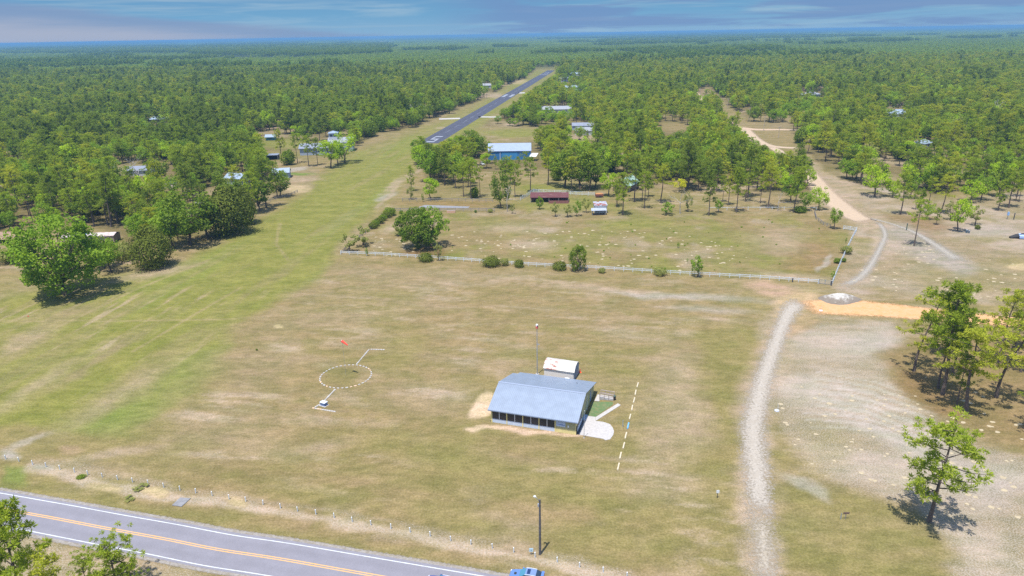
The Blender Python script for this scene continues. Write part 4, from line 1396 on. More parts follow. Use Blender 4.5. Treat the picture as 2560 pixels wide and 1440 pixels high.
for lab, p in (('pale round well cap with a thin rod right of the gravel track', (1942, 1027)), ('grey round well cap with a thin rod on the orange dirt road', (2052, 777))):
    w0 = thing('well_cap', lab, 'well cap', G(*p))
    MB().tube([(0, 0, 0), (0, 0, 0.14), (0, 0, 0.16)], [0.42, 0.40, 0.32], 14).build('disc', pbr('well_grey', (0.42, 0.45, 0.52), 0.7), w0)
    MB().tube([(0.12, 0, 0.16), (0.12, 0, 1.35)], 0.025, 6).build('rod', M_FENCE, w0)
fl_ = thing('marker_flag', 'tiny red marker flag in the grass at the left edge', 'flag', G(70, 795))
MB().tube([(0, 0, 0), (0, 0, 0.6)], 0.02, 6).build('rod', M_STEEL, fl_)
MB().box((0.021, -0.01, 0.35), (0.32, 0.01, 0.6)).build('cloth', pbr('flag_red', (0.7, 0.05, 0.04), 0.7), fl_)


def make_car(label, loc, rz, colr, roofc):
    c = thing('parked_car', label, 'car', loc, rz)
    body = pbr('car_paint_' + label.split()[0], colr, 0.25, 0.3)
    # nose towards -x; stations along x with half width, sill, belt and shoulder heights
    st_ = [(-2.15, .62, .38, .62), (-2.02, .78, .25, .74), (-1.5, .86, .22, .84), (-0.75, .88, .2, .95), (0.2, .89, .2, .97), (1.2, .88, .2, .98), (1.9, .84, .24, 1.0), (2.15, .74, .36, .94)]
    mb = MB()
    ring = []
    for x, hw, z0, z1 in st_:
        ring.append([(x, -hw, z0 + .08), (x, -hw, z1 - .12), (x, -hw * .86, z1), (x, hw * .86, z1), (x, hw, z1 - .12), (x, hw, z0 + .08), (x, hw * .8, z0), (x, -hw * .8, z0)])
    vs = [v_ for r in ring for v_ in r]
    fs = []
    n = 8
    for i in range(len(ring) - 1):
        for k in range(n):
            fs.append((i * n + k, i * n + (k + 1) % n, (i + 1) * n + (k + 1) % n, (i + 1) * n + k))
    fs += [tuple(range(n)), tuple((len(ring) - 1) * n + k for k in range(n - 1, -1, -1))]
    mb.add(vs, fs)
    mb.build('body', body, c)
    # cabin glass and roof
    cab = [(-0.85, .74, .94), (-0.1, .62, 1.40), (1.25, .60, 1.40), (1.95, .70, 1.0)]
    mb = MB()
    vs = []
    for x, hw, z in cab:
        vs += [(x, -hw, z), (x, hw, z)]
    vs += [(-0.85, -.76, .9), (-0.85, .76, .9), (1.95, -.74, .9), (1.95, .74, .9), (0, -.79, .93), (0, .79, .93), (1.2, -.79, .95), (1.2, .79, .95)]
    mb.add(vs, [(0, 2, 12), (2, 4, 14, 12), (4, 6, 14), (1, 13, 3), (3, 13, 15, 5), (5, 15, 7), (4, 5, 7, 6)])
    mb.build('side_window', pbr('tinted_glass', (0.02, 0.035, 0.06), 0.08), c)
    mb = MB().add([(-0.86, -.73, .945), (-0.86, .73, .945), (-0.1, .61, 1.405), (-0.1, -.61, 1.405)], [(0, 1, 2, 3)])
    mb.build('windscreen', pbr('windscreen_teal', (0.05, 0.17, 0.25), 0.05), c)
    rf_ = MB().add([(-0.1, -.63, 1.405), (-0.1, .63, 1.405), (0.5, .62, 1.45), (1.25, .61, 1.41), (1.25, -.61, 1.41), (0.5, -.62, 1.45),
                    (-0.1, -.63, 1.36), (-0.1, .63, 1.36), (1.25, .61, 1.36), (1.25, -.61, 1.36)],
                   [(0, 5, 2, 1), (5, 4, 3, 2), (0, 6, 9, 4, 5), (1, 2, 3, 8, 7), (0, 1, 7, 6), (3, 4, 9, 8)]).build('roof', pbr('car_roof_' + label.split()[0], roofc, 0.3, 0.2), c)
    MB().box((0.12, -.42, 1.437), (0.52, .42, 1.462)).build('sunroof', pbr('sunroof_dark', (0.015, 0.03, 0.09), 0.1), rf_)
    for s_ in (-1, 1):
        MB().tube([(-0.1, s_ * .62, 1.41), (0.5, s_ * .63, 1.475), (1.25, s_ * .61, 1.43)], 0.025, 6).build('roof_rail', M_WHITE, rf_)
        MB().box((-2.1, s_ * .62 - .14, .55), (-1.98, s_ * .62 + .14, .70)).build('headlight', pbr('headlight', (0.7, 0.72, 0.75), 0.1), c)
        MB().box((2.05, s_ * .62 - .12, .70), (2.17, s_ * .62 + .12, .86)).build('tail_light', pbr('tail_red', (0.5, 0.02, 0.02), 0.2), c)
        MB().box((-0.62, s_ * .95 - .1, .92), (-0.45, s_ * .95 + .1, 1.05)).build('mirror', body, c)
        for x in (-1.35, 1.35):
            w = MB().tube([(x, s_ * .72, .32), (x, s_ * .91, .32)], .32, 16).build('wheel', M_BLACK, c)
            MB().tube([(x, s_ * .90, .32), (x, s_ * .925, .32)], .2, 12).build('rim', M_STEEL, w)
    MB().box((-1.55, -.16, .86), (-1.25, .16, .93), bev=.04).build('hood_scoop', M_BLACK, c)
    sp_ = MB().box((1.85, -.62, 1.22), (2.2, .62, 1.27)).build('spoiler', body, c)
    for s_ in (-1, 1):
        MB().box((1.95, s_ * .5 - .03, .97), (2.1, s_ * .5 + .03, 1.219)).build('strut', body, sp_)
    return c


pc = G(1316, 1431, 1.25)
make_car('pale blue car with rear spoiler parked on the grass verge', (pc.x, pc.y, 0), math.radians(-13), (0.11, 0.20, 0.42), (0.15, 0.215, 0.37))
pc = G(1104, 1447.5, 1.35)
make_car('dark blue car on the paved road, its roof just in view', (pc.x, pc.y, 0), math.radians(-20), (0.06, 0.09, 0.25), (0.06, 0.09, 0.25))


# --- fences -----------------------------------------------------------------
def fence(name, label, pts, h, rails, spacing, mat, post_w=0.14, cat='fence', rail_h=0.15, px=True):
    P = [G(*p) for p in pts] if px else pts
    o0 = P[0]
    r_ = thing(name, label, cat, o0)
    P = [p - o0 for p in P]
    for z in rails:
        mb = MB()
        for a_, b_ in zip(P[:-1], P[1:]):
            mb.beam(a_ + Vector((0, 0, z * h)), b_ + Vector((0, 0, z * h)), 0.04, rail_h)
        mb.build('rail', mat, r_)
    posts_, acc = [], 0.0
    for a_, b_ in zip(P[:-1], P[1:]):
        L = (b_ - a_).length
        n = max(1, round(L / spacing))
        posts_ += [a_.lerp(b_, k / n) for k in range(n)]
    posts_.append(P[-1])
    first = None
    for p in posts_:
        if first is None:
            first = MB().box((-post_w / 2, -post_w / 2, 0), (post_w / 2, post_w / 2, h * 1.04)).build('post', mat, r_)
            first.location = p
        else:
            q = first.copy()
            COL.objects.link(q)
            q.parent = r_
            q.location = p
    return r_


fence('rail_fence', 'long white two rail fence along the near side of the paddock', [(852, 636), (960, 640), (1140, 652), (1300, 664), (1490, 674), (1700, 687), (1900, 698), (2045, 709)], 1.15, (0.92, 0.55), 2.6, M_FENCE)
fence('rail_fence', 'white rail fence running away beside the dirt two-track', [(2079, 714), (2096, 672), (2113, 634), (2128, 602), (2141, 578)], 1.3, (0.95, 0.55), 2.4, M_FENCE)
fence('rail_fence', 'short white fence closing the far right corner of the paddock', [(2108, 574), (2125, 576), (2140, 579)], 1.4, (0.95, 0.6, 0.3), 2.0, M_FENCE)
fence('rail_fence', 'dark curving board fence behind the oak in the paddock corner', [(2036, 534), (2040, 549), (2058, 563), (2076, 570)], 1.2, (0.9, 0.5), 2.4, M_GREYWOOD)
fence('rail_fence', 'grey rail fence along the back of the paddock', [(982, 530), (1100, 529), (1236, 530)], 1.5, (0.92, 0.5), 3.0, M_GREYWOOD, rail_h=0.22)
fence('rail_fence', 'weathered grey fence along the yard behind the parking slab', [(1006, 504), (1060, 504), (1130, 504), (1232, 505)], 1.4, (0.95, 0.5), 3.0, M_GREYWOOD, rail_h=0.16)
fence('rail_fence', 'white fence slanting up to the red roofed barn', [(1301, 501), (1318, 492), (1333, 481)], 1.5, (0.95, 0.6, 0.3), 2.4, M_FENCE)
fence('rail_fence', 'white fence behind the red roofed barn', [(1333, 482), (1400, 485), (1440, 488), (1486, 490)], 1.6, (0.95, 0.6, 0.3), 2.6, M_FENCE)
fence('rail_fence', 'dark rail fence below the trees on the left of the strip', [(645, 512), (690, 500), (722, 492), (744, 481)], 1.2, (0.9, 0.5), 3.0, M_GREYWOOD)
fence('rail_fence', 'thin pale fence under the pines behind the paddock', [(1772, 526), (1840, 525), (1960, 525), (2040, 526)], 1.2, (0.9,), 4.0, M_FENCE)
fence('rail_fence', 'low grey fence along the left flank of the paddock', [(854, 634), (880, 612), (905, 590), (940, 566), (980, 532)], 1.0, (0.9, 0.5), 3.0, M_GREYWOOD)
gt = fence('field_gate', 'grey tubular gate at the near right corner of the paddock', [(2047, 709), (2062, 711), (2076, 713)], 1.25, (0.98, 0.75, 0.52, 0.3, 0.12), 3.0, M_STEEL, cat='gate', rail_h=0.06)
for lab, p, top in (('dark corner post by the tubular gate', (2078, 714), 702), ('short black post in front of the long white fence', (1981, 705), 695)):
    r_ = thing('fence_post', lab, 'post', G(*p))
    h_ = height_for(G(*p), top)
    MB().tube([(0, 0, 0), (0, 0, h_)], [0.17, 0.16], 9).build('post', pbr('dark_post', (0.05, 0.05, 0.055), 0.9), r_)
    MB().tube([(0, 0, h_), (0, 0, h_ + 0.05)], [0.18, 0.1], 9).build('cap', M_GREYWOOD, r_)

# sand heap at the mouth of the orange road
hv, hf = [], []
NR, NA = 9, 34
rr = np.random.default_rng(4)
for i in range(NR + 1):
    q = i / NR
    for k in range(NA):
        a_ = 2 * PI * k / NA
        R_ = (4.9 if True else 0) * (1 - q) * (1 + 0.13 * math.sin(3 * a_ + 1) + 0.07 * rr.random())
        zz_ = 2.0 * (1 - (1 - q) ** 1.4) + 0.07 * rr.random() * (q > 0)
        hv.append((R_ * math.cos(a_), R_ * 0.6 * math.sin(a_), zz_ * (0.9 + .1 * math.sin(5 * a_) * (1 - q))))
for i in range(NR):
    for k in range(NA):
        hf.append((i * NA + k, i * NA + (k + 1) % NA, (i + 1) * NA + (k + 1) % NA, (i + 1) * NA + k))
mheap = pbr('heap_sand', (0.27, 0.235, 0.205), 1.0)
t = mheap.node_tree
tcn = nd(t, 'ShaderNodeTexCoord')
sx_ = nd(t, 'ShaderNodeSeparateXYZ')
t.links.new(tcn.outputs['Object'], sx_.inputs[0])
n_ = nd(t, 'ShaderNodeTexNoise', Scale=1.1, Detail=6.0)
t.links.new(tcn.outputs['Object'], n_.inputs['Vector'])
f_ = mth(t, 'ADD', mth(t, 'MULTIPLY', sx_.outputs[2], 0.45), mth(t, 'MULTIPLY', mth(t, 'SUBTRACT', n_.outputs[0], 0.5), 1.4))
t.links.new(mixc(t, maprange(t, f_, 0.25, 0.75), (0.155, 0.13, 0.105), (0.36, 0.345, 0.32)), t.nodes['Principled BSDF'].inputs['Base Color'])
o = MB().add(hv, hf).build('sand_heap', mheap, smooth=False)
o.location = G(2098, 750)
tag(o, 'heap of pale grey sand at the start of the orange dirt road', 'sand heap')

# --- buildings in the middle distance -----------------------------------------------
M_BARNB = metal('blue_barn_wall', (0.035, 0.15, 0.35), 1.2, 'X', rough=0.5)
M_BARNR = metal('barn_roof_grey', (0.25, 0.30, 0.42), 1.0, 'X')
bp_ = (G(1228, 400) + G(1322, 400)) / 2
barn = gable_house('hangar', 'long blue metal hangar with pale grey gable roof among the trees', 'hangar', bp_ + Vector((0, 6.5, 0)), math.radians(-1.5), 23.0, 13.0, 4.9, 3.1, M_BARNB, M_BARNR, wins=0, door=False, over=0.35)
MB().box((-4.2, -6.56, 0.02), (4.2, -6.501, 4.1)).build('door', metal('hangar_door_blue', (0.045, 0.22, 0.46), 0.8, 'X'), barn)
MB().box((-5.2, -6.6, 0), (-5.0, -6.501, 4.8)).build('downpipe', M_WHITE, barn)
keep(1240, 370, 1328, 398)
lt = thing('lean_to', 'white lean-to roof propped beside the blue hangar', 'lean-to', G(1333, 401), math.radians(-12))
MB().add([(-1.8, -2.6, 2.3), (2.0, -2.6, 2.3), (2.4, 3.0, 3.4), (-1.4, 3.0, 3.4), (-1.8, -2.6, 2.4), (2.0, -2.6, 2.4), (2.4, 3.0, 3.5), (-1.4, 3.0, 3.5)],
         [(3, 2, 1, 0), (4, 5, 6, 7), (0, 1, 5, 4), (1, 2, 6, 5), (2, 3, 7, 6), (3, 0, 4, 7)]).build('roof', metal('lean_to_white', (0.55, 0.54, 0.50), 2, 'X', rust=((0.10, 0.05, 0.04), (0.6, 0.6, 1), 0.58, (0, 0, 0))), lt)
for x, y_, z in ((-1.6, -2.4, 2.3), (1.8, -2.4, 2.3), (2.2, 2.8, 3.4), (-1.3, 2.8, 3.4)):
    MB().box((x - .07, y_ - .07, 0), (x + .07, y_ + .07, z)).build('post', M_GREYWOOD, lt)
keep(1326, 382, 1346, 400)

M_RED = metal('dark_red_roof', (0.10, 0.03, 0.032), 1.4, 'X', rust=((0.20, 0.12, 0.10), (0.25, 0.9, 1), 0.56, (2, 0, 0)), rough=0.8)
rbn = thing('stable', 'low open stable with a dark red rusty roof in the paddock', 'stable', G(1372, 503), math.radians(-4))
mb = MB()
mb.add([(-7.5, -2.6, 2.0), (8.0, -2.6, 2.0), (8.0, 2.4, 3.1), (-7.5, 2.4, 3.1), (-7.5, -2.6, 2.1), (8.0, -2.6, 2.1), (8.0, 2.4, 3.2), (-7.5, 2.4, 3.2)],
       [(3, 2, 1, 0), (4, 5, 6, 7), (0, 1, 5, 4), (1, 2, 6, 5), (2, 3, 7, 6), (3, 0, 4, 7)])
mb.build('roof', M_RED, rbn)
MB().box((0, -4.2, 0), (8.0, -4.05, 1.15)).build('front_wall', pbr('dull_red_boards', (0.20, 0.085, 0.075), 0.9, noise=0.2), rbn)
MB().box((-7.4, 2.2, 0), (8.0, 2.35, 2.95)).build('back_wall', pbr('dull_red_boards', (0.20, 0.085, 0.075), 0.9), rbn)
for x in (-7.2, -3.5, 0.1, 4.0, 7.8):
    MB().box((x - .08, -2.5, 0), (x + .08, -2.34, 2.0)).build('post', M_GREYWOOD, rbn)
keep(1330, 484, 1424, 504)
crate = thing('hay_trailer', 'rust brown trailer with an orange load beside the stable', 'trailer', G(1498, 493), math.radians(6))
MB().box((-1.6, -0.9, 0.5), (1.6, 0.9, 1.3)).build('box_body', pbr('rust_brown', (0.16, 0.06, 0.045), 0.9, noise=0.2), crate)
MB().box((-1.45, -0.75, 1.301), (1.45, 0.75, 1.6), bev=0.2).build('load', pbr('orange_straw', (0.40, 0.18, 0.07), 0.9, noise=0.25), crate)
for s_ in (-1, 1):
    MB().tube([(0.2, s_ * 0.92, 0.4), (0.2, s_ * 1.1, 0.4)], 0.4, 12).build('wheel', M_BLACK, crate)
keep(1486, 482, 1510, 494)
# loading shed with a low porch
ls = thing('field_shed', 'small white shed with rusty corner of roof and a low porch in the paddock', 'shed', G(1498, 534), math.radians(2))
MB().box((-1.6, 0.6, 0), (3.0, 4.4, 2.9)).build('wall', M_CLAP, ls)
MB().add([(-1.8, 0.3, 2.95), (3.2, 0.3, 2.95), (3.2, 4.7, 3.5), (-1.8, 4.7, 3.5), (-1.8, 0.3, 3.05), (3.2, 0.3, 3.05), (3.2, 4.7, 3.6), (-1.8, 4.7, 3.6)],
         [(3, 2, 1, 0), (4, 5, 6, 7), (0, 1, 5, 4), (1, 2, 6, 5), (2, 3, 7, 6), (3, 0, 4, 7)]).build('roof', metal('pale_blue_tin', (0.36, 0.42, 0.52), 3, 'X', rust=((0.25, 0.08, 0.04), (0.8, 0.5, 1), 0.45, (0, 4, 0))), ls)
MB().add([(-3.4, -2.6, 1.75), (2.3, -2.6, 1.75), (2.6, 0.55, 2.0), (-3.0, 0.55, 2.0), (-3.4, -2.6, 1.83), (2.3, -2.6, 1.83), (2.6, 0.55, 2.08), (-3.0, 0.55, 2.08)],
         [(3, 2, 1, 0), (4, 5, 6, 7), (0, 1, 5, 4), (1, 2, 6, 5), (2, 3, 7, 6), (3, 0, 4, 7)]).build('porch_roof', metal('pale_blue_tin_porch', (0.36, 0.40, 0.47), 3, 'X'), ls)
for x, y_ in ((-2.9, -2.4), (1.9, -2.4), (-2.6, 0.4), (2.2, 0.4)):
    MB().box((x - .08, y_ - .08, 0), (x + .08, y_ + .08, 1.76)).build('post', M_GREYWOOD, ls)
MB().box((-2.7, -2.46, 0.02), (1.75, -2.36, 0.62)).build('feed_trough', M_DARK, ls)
keep(1476, 512, 1518, 548)

o = slab('parking_slab', [G(*p) for p in [(1044, 518.5), (1062, 512.5), (1175, 516.5), (1168, 521.5)]], M_CONCG, 0.04)
gw = G(1128, 532)
tk = thing('water_trough', 'pink orange feed box against the grey paddock fence', 'feed box', gw)
MB().box((-1.6, -0.4, 0), (1.6, 0.4, 0.9)).build('case', pbr('pinkish_box', (0.5, 0.3, 0.2), 0.8), tk)
MB().box((-1.5, -0.3, 0.9), (1.5, 0.3, 0.93)).build('lid', M_GREYWOOD, tk)

WHT = pbr('white_wall', (0.40, 0.41, 0.43), 0.8, noise=0.06)
GRYB = pbr('grey_blue_wall', (0.27, 0.31, 0.38), 0.8, noise=0.06)
RW_ = metal('white_metal_roof', (0.25, 0.262, 0.29), 1.5, 'X')
RG = metal('grey_metal_roof', (0.20, 0.22, 0.27), 1.5, 'X')
RB = metal('pale_blue_metal_roof', (0.235, 0.295, 0.37), 1.5, 'X')
TIN = pbr('grey_shingle', (0.17, 0.17, 0.19), 0.95, noise=0.15, nscale=4)
GRN = pbr('pale_green_roof', (0.22, 0.32, 0.27), 0.7, noise=0.12, nscale=2)
BRN = pbr('brown_wall', (0.14, 0.09, 0.07), 0.9, noise=0.1)
SCREEN = []
hs_ = [
    ('house', 'white house with pale gable garage, right of the blue hangar', (1462, 338), -12, 11, 8, 3.0, 1.8, WHT, RW_, False, (1436, 316, 1472, 336)),
    ('house', 'long low house with a grey roof behind the white gable house', (1462, 325), -4, 17, 7, 3.0, 1.6, GRYB, RG, False, (1434, 313, 1474, 324)),
    ('house', 'long white building with a row of bays among the trees right of the runway', (1392, 284), -1, 26, 8, 3.6, 2.2, WHT, RW_, False, (1358, 267, 1425, 278)),
    ('house', 'small white building farther along the right of the runway', (1405, 205), 0, 17, 9, 4.5, 1.6, WHT, RW_, False, (1396, 195, 1416, 204)),
    ('house', 'pale hipped house farthest along the right of the runway', (1438, 192), 0, 24, 11, 4, 2.5, WHT, RB, True, (1426, 181, 1450, 190)),
    ('house', 'low blue grey house right of the runway below the small white building', (1436, 226), 0, 22, 9, 3.5, 2, GRYB, RB, False, (1420, 216, 1448, 224)),
    ('house', 'dark shingled house with hipped roof left of the runway', (1040, 279), 6, 17, 10, 3.5, 2.8, WHT, TIN, True, (1022, 260, 1060, 274)),
    ('house', 'small pale house at the wood edge left of the runway', (1214, 221), 8, 13, 8, 3.5, 2.2, WHT, RW_, False, (1206, 208, 1222, 220)),
    ('house', 'house with a bright blue white hipped roof in the left wood', (391, 309), 14, 15, 9, 3.4, 2.2, BRN, RB, True, (366, 291, 414, 307)),
    ('house', 'house with pale metal roof half hidden behind pines left of the grass strip', (588, 462), -20, 9, 7, 3.0, 1.8, GRYB, RB, False, (564, 436, 594, 456)),
    ('house', 'pale blue tin roof house by the sandy lot', (700, 446), 10, 8, 6, 2.8, 1.6, GRYB, RB, False, (684, 416, 712, 430)),
    ('house', 'low grey roofed house deep in the left wood beside dead trees', (345, 440), 5, 13, 8, 2.8, 1.5, WHT, RG, False, (295, 412, 345, 436)),
    ('house', 'house with light roof peeping from the right wood beyond the dirt road', (2030, 246), 20, 16, 9, 3.6, 2.4, GRYB, RW_, True, (2004, 229, 2060, 240)),
    ('house', 'blue grey house among pines far to the right', (2242, 296), -10, 15, 9, 3.4, 2.6, GRYB, RB, False, (2224, 271, 2262, 293)),
    ('house', 'small pale roofed house below the one among pines on the right', (2314, 370), 30, 8, 6, 2.6, 2.0, WHT, RB, True, (2297, 349, 2326, 366)),
    ('house', 'house with a pale green roof between the pines behind the paddock', (1568, 478), 55, 11, 7, 2.8, 2.6, BRN, GRN, False, (1530, 440, 1570, 468)),
]
for nm, lab, p, deg, w, d, h, rise, wm, rm, hip, kp in hs_:
    q = G(*p)
    gable_house(nm, lab, 'house', q + Vector((0, d / 2, 0)), math.radians(deg), w, d, h, rise, wm, rm, hip=hip, wins=3, chimney=False)
    keep(*kp)
    SCREEN.append(kp)
# white house with lookout tower by the strip
tw = thing('house', 'large pale grey house with a square lookout tower left of the strip', 'house', G(800, 388) + Vector((0, 6, 0)), math.radians(6))
mb = MB().box((-12, -5, 0), (11, 5, 4.0)).box((3.0, 5.001, 0), (17, 15, 5.4))
mb.build('wall', GRYB, tw)
rb = MB()
rb.extrude_yz([(-5.6, 3.8), (0, 6.0), (5.6, 3.8), (5.6, 4.0), (0, 6.2), (-5.6, 4.0)], -12.5, 11.5)
rb.build('roof', RG, tw)
rb = MB()
rb.extrude_yz([(4.6, 5.2), (10, 7.6), (15.6, 5.2), (15.6, 5.4), (10, 7.8), (4.6, 5.4)], 2.6, 17.6)
rb.build('roof', RW_, tw)
tt = MB().box((3.4, 7.5, 5.0), (8.4, 12.5, 10.6)).build('tower', WHT, tw)
MB().add([(2.9, 7.0, 10.6), (8.9, 7.0, 10.6), (8.9, 13.0, 10.6), (2.9, 13.0, 10.6), (5.9, 10, 11.8)], [(0, 1, 4), (1, 2, 4), (2, 3, 4), (3, 0, 4), (3, 2, 1, 0)]).build('tower_roof', RB, tt)
for x in (4.0, 6.1):
    MB().box((x, 7.42, 8.6), (x + 1.7, 7.499, 9.9)).build('window', M_GLASS, tt)
keep(808, 330, 862, 350)
SCREEN.append((1228, 375, 1330, 391))
SCREEN.append((155, 583, 288, 600))
keep(745, 362, 815, 380)
# sheds and vehicles seen in gaps of the left wood
cps = thing('carport', 'dark open carport under the pines left of the lookout house', 'carport', G(680, 398), math.radians(8))
MB().box((-4, -3, 2.5), (4, 3, 2.7)).build('roof', RG, cps)
for x in (-3.8, 3.8):
    for y_ in (-2.8, 2.8):
        MB().box((x - .1, y_ - .1, 0), (x + .1, y_ + .1, 2.5)).build('post', M_GREYWOOD, cps)
MB().box((-3.6, 2.5, 0), (3.6, 2.7, 2.4)).build('back_wall', M_DARK, cps)
keep(668, 384, 690, 400)
cab = thing('cabin', 'little pale blue roofed cabin in the clearing left of the lookout house', 'cabin', G(678, 350), 0.1)
MB().box((-3, -2.4, 0), (3, 2.4, 2.2)).build('wall', pbr('teal_wall', (0.06, 0.16, 0.18), 0.8), cab)
MB().extrude_yz([(-3, 2.1), (0, 3.6), (3, 2.1), (3, 2.25), (0, 3.75), (-3, 2.25)], -3.5, 3.5).build('roof', RB, cab)
MB().box((-0.6, -2.45, 0.9), (0.6, -2.401, 1.8)).build('window', M_GLASS, cab)
keep(669, 340, 688, 352)
# collapsed mobile home behind the big oak
mh = thing('mobile_home', 'ruined mobile home with a pale peeling roof behind the large oak', 'mobile home', (G(160, 612) + G(285, 606)) / 2 + Vector((0, 2, 0)), math.radians(4))
M_PEEL = pbr('peeling_roof', (0.40, 0.34, 0.33), 0.9, nscale=0.8, col2=(0.17, 0.09, 0.07), lo=0.52, hi=0.66, stretch=(0.7, 1.6, 1))
MB().extrude_yz([(-2.6, 2.5), (0, 3.1), (2.6, 2.5), (2.6, 2.6), (0, 3.25), (-2.6, 2.6)], -8.6, 8.6).build('roof', M_PEEL, mh)
MB().box((-8.4, -2.4, 0.3), (8.4, 2.4, 2.5)).build('wall', pbr('stained_wall', (0.22, 0.17, 0.14), 0.9, noise=0.25), mh)
for x in (-5.5, -1, 4):
    MB().box((x, -2.46, 1.2), (x + 1.2, -2.401, 2.0)).build('window', M_GLASS, mh)
MB().box((-3, -1, 2.93), (-0.6, 0.6, 3.25), bev=0.2).build('blue_tarp', pbr('tarp_blue', (0.25, 0.45, 0.6), 0.6), mh)
keep(155, 583, 288, 604)
lf = thing('lean_to', 'brown tumbledown lean-to at the left edge of the photo', 'lean-to', G(2, 606), 0.1)
MB().add([(-5, -2, 1.6), (5, -2, 1.3), (5, 3, 2.7), (-5, 3, 3.0), (-5, -2, 1.7), (5, -2, 1.4), (5, 3, 2.8), (-5, 3, 3.1)],
         [(3, 2, 1, 0), (4, 5, 6, 7), (0, 1, 5, 4), (1, 2, 6, 5), (2, 3, 7, 6), (3, 0, 4, 7)]).build('roof', pbr('brown_tin', (0.22, 0.14, 0.10), 0.9, noise=0.2), lf)
MB().box((-4.6, 2.6, 0), (4.6, 2.8, 2.6)).build('back_wall', M_DARK, lf)
for x in (-4.7, 4.7):
    MB().box((x - .1, -1.9, 0), (x + .1, -1.7, 1.4)).build('post', M_GREYWOOD, lf)
keep(0, 580, 30, 605)


def simple_car(label, p, deg, colr):
    c = thing('parked_car', label, 'car', G(*p), math.radians(deg))
    m = pbr('car_' + '_'.join(label.split()[:2]), colr, 0.3, 0.2)
    MB().extrude_yz([(-2.2, .35), (2.2, .35), (2.25, .8), (1.3, .95), (-1.5, 1.0), (-2.2, .85)], -0.85, 0.85).build('body', m, c)
    MB().extrude_yz([(-1.5, 1.0), (1.2, .96), (0.5, 1.5), (-1.0, 1.5)], -0.74, 0.74).build('cabin_glass', pbr('tinted_glass', (0.02, 0.035, 0.06), 0.08), c)
    MB().extrude_yz([(-1.0, 1.501), (0.5, 1.501), (0.45, 1.55), (-0.95, 1.55)], -0.7, 0.7).build('roof', m, c)
    for x in (-0.8, 0.8):
        for y_ in (-1.35, 1.35):
            MB().tube([(x - .1, y_, .33), (x + .1, y_, .33)], .33, 12).build('wheel', M_BLACK, c)
    return c


simple_car('dark blue car in a gap of the left wood', (536, 514), 80, (0.03, 0.06, 0.16))
simple_car('pale grey car beside the dark blue one in the left wood', (502, 511), 70, (0.35, 0.37, 0.40))
simple_car('blue pickup on the sand deep in the left wood', (403, 432), 85, (0.05, 0.22, 0.42))
simple_car('light blue car below the pickup in the left wood', (430, 461), 70, (0.35, 0.42, 0.52))
simple_car('black car beside the white gable house', (1487, 338), 85, (0.02, 0.02, 0.025))
simple_car('white truck among the trees left of the hangar', (1206, 412), 20, (0.55, 0.55, 0.55))
keep(490, 495, 548, 516)
keep(392, 420, 412, 434)
keep(1200, 398, 1210, 416)
# right margin: blue barrel on a post, tarp heap
bb = thing('bird_house', 'blue box on a post at the edge of the right hand pines', 'nest box', G(2518, 548))
MB().box((-0.06, -0.06, 0), (0.06, 0.06, 1.4)).build('post', M_GREYWOOD, bb)
MB().box((-0.25, -0.25, 1.4), (0.25, 0.25, 2.6)).build('box', pbr('soft_blue', (0.22, 0.36, 0.58), 0.6), bb)
for lab, p, top in (('dark gate post right of the blue box', (2534, 549), 532), ('green painted post beside the sandy two-track', (2266, 575), 558)):
    r_ = thing('wood_post', lab, 'post', G(*p))
    h_ = height_for(G(*p), top)
    MB().tube([(0, 0, 0), (0, 0, h_)], [0.16, 0.15], 8).build('post', pbr('green_dark_post' if 'green' in lab else 'dark_post', (0.05, 0.085, 0.06) if 'green' in lab else (0.05, 0.05, 0.055), 0.9), r_)
    MB().tube([(0, 0, h_), (0, 0, h_ + 0.06)], [0.17, 0.08], 8).build('cap', M_GREYWOOD, r_)
for i, (lab, p) in enumerate((('dark blue drum standing under the right hand trees', (2416, 582)), ('slimmer dark drum just right of the other drum', (2422, 583)))):
    r_ = thing('drum', lab, 'drum', G(*p))
    MB().tube([(0, 0, 0), (0, 0, 0.3), (0, 0, 0.32), (0, 0, 1.0 - .15 * i)], [.33 - .08 * i] * 4, 12).build('barrel', pbr('drum_blue', (0.05, 0.09, 0.13), 0.6), r_)
    MB().tube([(0, 0, 1.0 - .15 * i), (0, 0, 1.04 - .15 * i)], [.34 - .08 * i, .3 - .08 * i], 12).build('lid', M_STEEL, r_)
tp = thing('tarp_heap', 'dark heap under a blue and white tarpaulin at the right edge', 'tarpaulin', G(2552, 596), -0.2)
MB().tube([(-3.2, 0, 0.1), (-1.5, 0.2, 0.45), (0.5, 0, 0.7), (2.5, 0, 0.5)], [0.5, 0.9, 1.1, 0.6], 9).build('heap', M_BLACK, tp)
MB().add([(-1, -1.2, 1.0), (2.4, -1.1, 0.9), (2.2, 0.3, 1.7), (-0.8, 0.3, 1.6), (0.6, -0.5, 1.6), (-1, -1.25, 0.3), (2.4, -1.15, 0.2)],
         [(0, 1, 4), (1, 2, 4), (2, 3, 4), (3, 0, 4), (5, 6, 1, 0)]).build('tarp', pbr('tarp_blue_white', (0.24, 0.33, 0.52), 0.6), tp)

